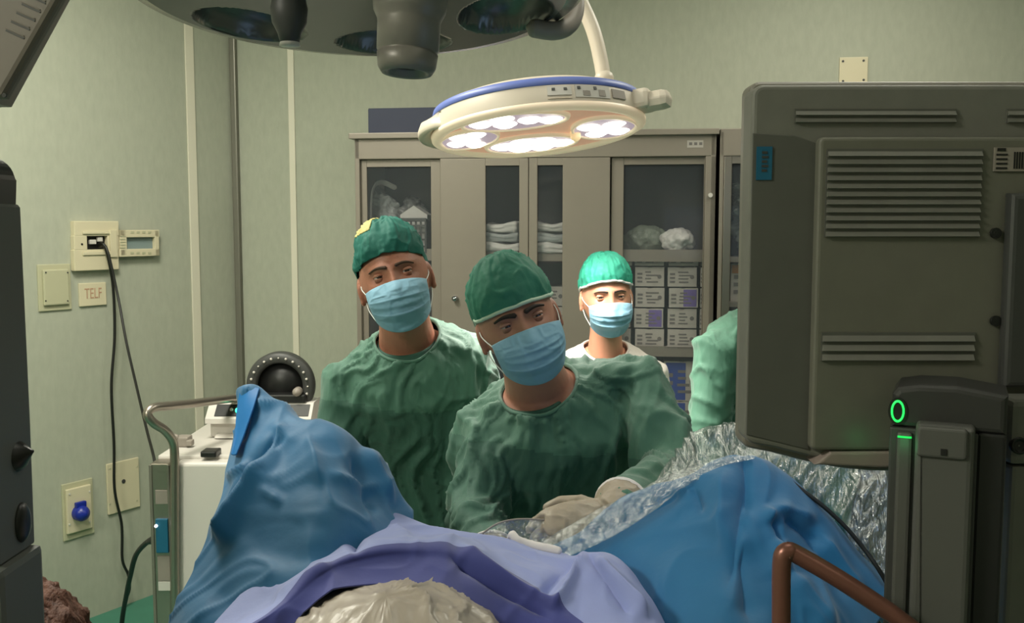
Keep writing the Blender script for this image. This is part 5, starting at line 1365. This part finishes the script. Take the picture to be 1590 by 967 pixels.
# ---- front surgeon
T2 = headmat(at(803, 497, 1.82), 20, 7, 0) @ Matrix.Diagonal((.95, .95, .95, 1))
wrist2 = at(948, 800, 1.50)
b2, g2 = person('surgeon in green gown and light-edged green cap, head tilted, working with gloved hands', T2, at(834, 596, 1.9), at(748, 660, 1.9), at(992, 582, 1.92), Vector((.12, 2.02, .96)),
   [(at(762, 690, 1.9), at(742, 800, 1.78), at(765, 880, 1.58), (.25, -.7, 0), (0, 0, 1), 1, .5),
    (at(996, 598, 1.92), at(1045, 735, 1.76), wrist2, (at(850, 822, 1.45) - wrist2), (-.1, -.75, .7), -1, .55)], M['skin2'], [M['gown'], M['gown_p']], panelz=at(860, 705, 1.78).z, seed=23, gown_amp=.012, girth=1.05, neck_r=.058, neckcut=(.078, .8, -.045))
ocular(T2, b2, M['skin2'], None, M['brow'], look=(R(10), R(2)), open_=.28, browk=1.3)
mask(T2, b2, M['mask'], 5, wide=1.02)
cap(T2, b2, M['cap2'], zf=.037, zs=.03, zb=-.07, seed=8, wr=.003, r=(.086, .112, .137), band=M['capband'], puff=1.1)
ins = b2.matrix_world.inverted()
# scrub top showing in the neck of the gown
Nn_ = at(834, 600, 1.9); mb = MB()
rows = []
for k in range(5):
    f = k / 4; c = Nn_ + Vector((-.004, -.0, -.006 - .025 * f)); rx = .066 + .01 * f
    rows.append([ins @ (c + Vector((rx * math.cos(t), rx * .95 * math.sin(t) * (1 if math.sin(t) < 0 else .8), (.03 * math.sin(t) if True else 0) + .012 * math.cos(t)))) for t in [2 * math.pi * j / 48 for j in range(48)]])
so_ = obj('scrub_collar', mb.loft(rows, caps=False), M['scrub'], b2); solid(so_, .002)
ins1 = b1.matrix_world.inverted(); Nn_ = at(632, 524, 2.28); rows = []
for k in range(5):
    f = k / 4; c = Nn_ + Vector((0, .0, -.004 - .02 * f)); rx = .068 + .008 * f
    rows.append([ins1 @ (c + Vector((rx * math.cos(t), rx * .95 * math.sin(t), .03 * math.sin(t) + .006 * math.cos(t)))) for t in [2 * math.pi * j / 48 for j in range(48)]])
so_ = obj('scrub_collar', MB().loft(rows, caps=False), M['scrub'], b1); solid(so_, .002)
# gloves
def glove(par, Wp, hd, hu, s, cu, El):
    inv = par.matrix_world.inverted(); T = frame_from(Wp, hd, hu); m_ = MB(); hand(m_, T, s, .0005, cu)
    cuff = Vector(Wp).lerp(Vector(El), .17)
    m_.tube([Vector(Wp) + (Vector(hd).normalized() * .01), Vector(Wp), Vector(Wp).lerp(Vector(El), .12), cuff], [.029, .033, .045, .049], 24, cap='flat')
    me = remesh(m_, .0028, 3); a = coords(me); nn = normals(me); a = a + nn * (ridged(a * 32, 4, 2) * .0012)[:, None]; setco(me, a); me.transform(inv)
    for p in me.polygons: p.use_smooth = True
    g = obj('glove', me, M['glove'], par)
    d = (Vector(El) - Vector(Wp)).normalized(); T_ = inv @ frame_from(cuff, d, (0, 0, 1)) @ Matrix.Rotation(R(90), 4, 'Y')
    obj('cuff_roll', MB().lathe([(.044, -.002), (.0505, -.0015), (.0505, .0015), (.044, .003)], 32, T_), M['hem'], g)
glove(b2, wrist2, (at(850, 822, 1.45) - wrist2), (-.1, -.75, .7), -1, .55, at(1045, 735, 1.76))
glove(b2, at(765, 880, 1.58), (.25, -.7, 0), (0, 0, 1), 1, .5, at(742, 800, 1.78))
# ---- nurse
T3 = headmat(at(941, 460, 2.86), 3, 4, 0) @ Matrix.Diagonal((.93, .95, .93, 1))
b3, g3 = person('nurse with mint-green cap, blue mask and white coat, brightly lit under the lamp', T3, at(940, 540, 2.9), at(880, 572, 2.92), at(1010, 572, 2.92), Vector((.27, 2.96, .92)),
   [(at(886, 582, 2.92), at(880, 700, 2.95), at(890, 800, 2.75), (.4, -.6, -.2), (0, 0, 1), 1, .3), (at(1004, 582, 2.92), at(1030, 700, 2.95), at(1000, 800, 2.75), (-.4, -.6, -.2), (0, 0, 1), -1, .3)],
   M['skin3'], M['whitecloth'], seed=31, gown_amp=.004, girth=.85, neck_r=.047, neckcut=(.068, .8, -.02))
ocular(T3, b3, M['skin3'], None, M['brow'], look=(R(-4), 0), open_=.42, browk=.7)
mask(T3, b3, M['mask'], 8)
cap(T3, b3, M['cap3'], zf=.056, zs=.035, zb=-.05, seed=12, wr=.003, r=(.088, .112, .14), band=M['hem'])
# ---- person behind the big monitor
T4 = headmat(at(1214, 410, 2.6), 0, -10, 0)
b4, g4 = person('person in light green gown, mostly hidden behind the large monitor', T4, at(1200, 490, 2.66), at(1115, 530, 2.62), at(1290, 545, 2.7), Vector((.74, 2.76, .98)),
   [(at(1113, 545, 2.62), at(1097, 672, 2.6), at(1140, 830, 2.5), (.1, -.2, -.9), (0, 0, 1), 1, .4), (at(1290, 558, 2.7), at(1310, 680, 2.7), at(1290, 830, 2.6), (-.1, -.2, -.9), (0, 0, 1), -1, .4)],
   M['skin2'], M['gown_l'], seed=41, gown_amp=.009, neckcut=(.088, .8, -.035))
ocular(T4, b4, M['skin2'], None, M['brow'])
mask(T4, b4, M['mask'], 9); cap(T4, b4, M['cap3'], seed=15, band=None)
# ---- auburn hair at the lower left edge
hc_ = at(38, 1052, 1.3)
T5 = headmat(hc_, 0, 180 + 35, -10)
b5, g5 = person('seated person with auburn hair at the lower left corner', T5, hc_ + Vector((0, .01, -.15)), hc_ + Vector((-.15, .0, -.22)), hc_ + Vector((.15, 0, -.22)), Vector((hc_.x, 1.33, .52)),
   [(hc_ + Vector((-.16, 0, -.24)), hc_ + Vector((-.2, .05, -.48)), hc_ + Vector((-.12, .28, -.5)), (.2, 1, 0), (0, 0, 1), -1, .3), (hc_ + Vector((.16, 0, -.24)), hc_ + Vector((.2, .05, -.48)), hc_ + Vector((.12, .28, -.5)), (-.2, 1, 0), (0, 0, 1), 1, .3)],
   M['skin3'], M['gown'], seed=51, legs=False, kz=.40, girth=.9, neck_r=.05)
o, _p = cap(T5, b5, M['hair'], zf=.06, zs=-.04, zb=-.11, seed=19, wr=.006, r=(.09, .112, .13)); o.name = 'hair'; o.data.name = 'hair'
sl_ = thing('stool', 'round black stool under the seated person', 'stool', (hc_.x, 1.33, 0))
obj('seat', MB().cyl((0, 0, .38), (0, 0, .43), .17, seg=40), M['black'], sl_); obj('column', MB().cyl((0, 0, .04), (0, 0, .385), .025), M['alu'], sl_)
for k in range(5):
    a = 2 * math.pi * k / 5; obj('leg', MB().tube([(0, 0, .06), (.22 * math.cos(a), .22 * math.sin(a), .02)], .014, 10), M['alu'], sl_)
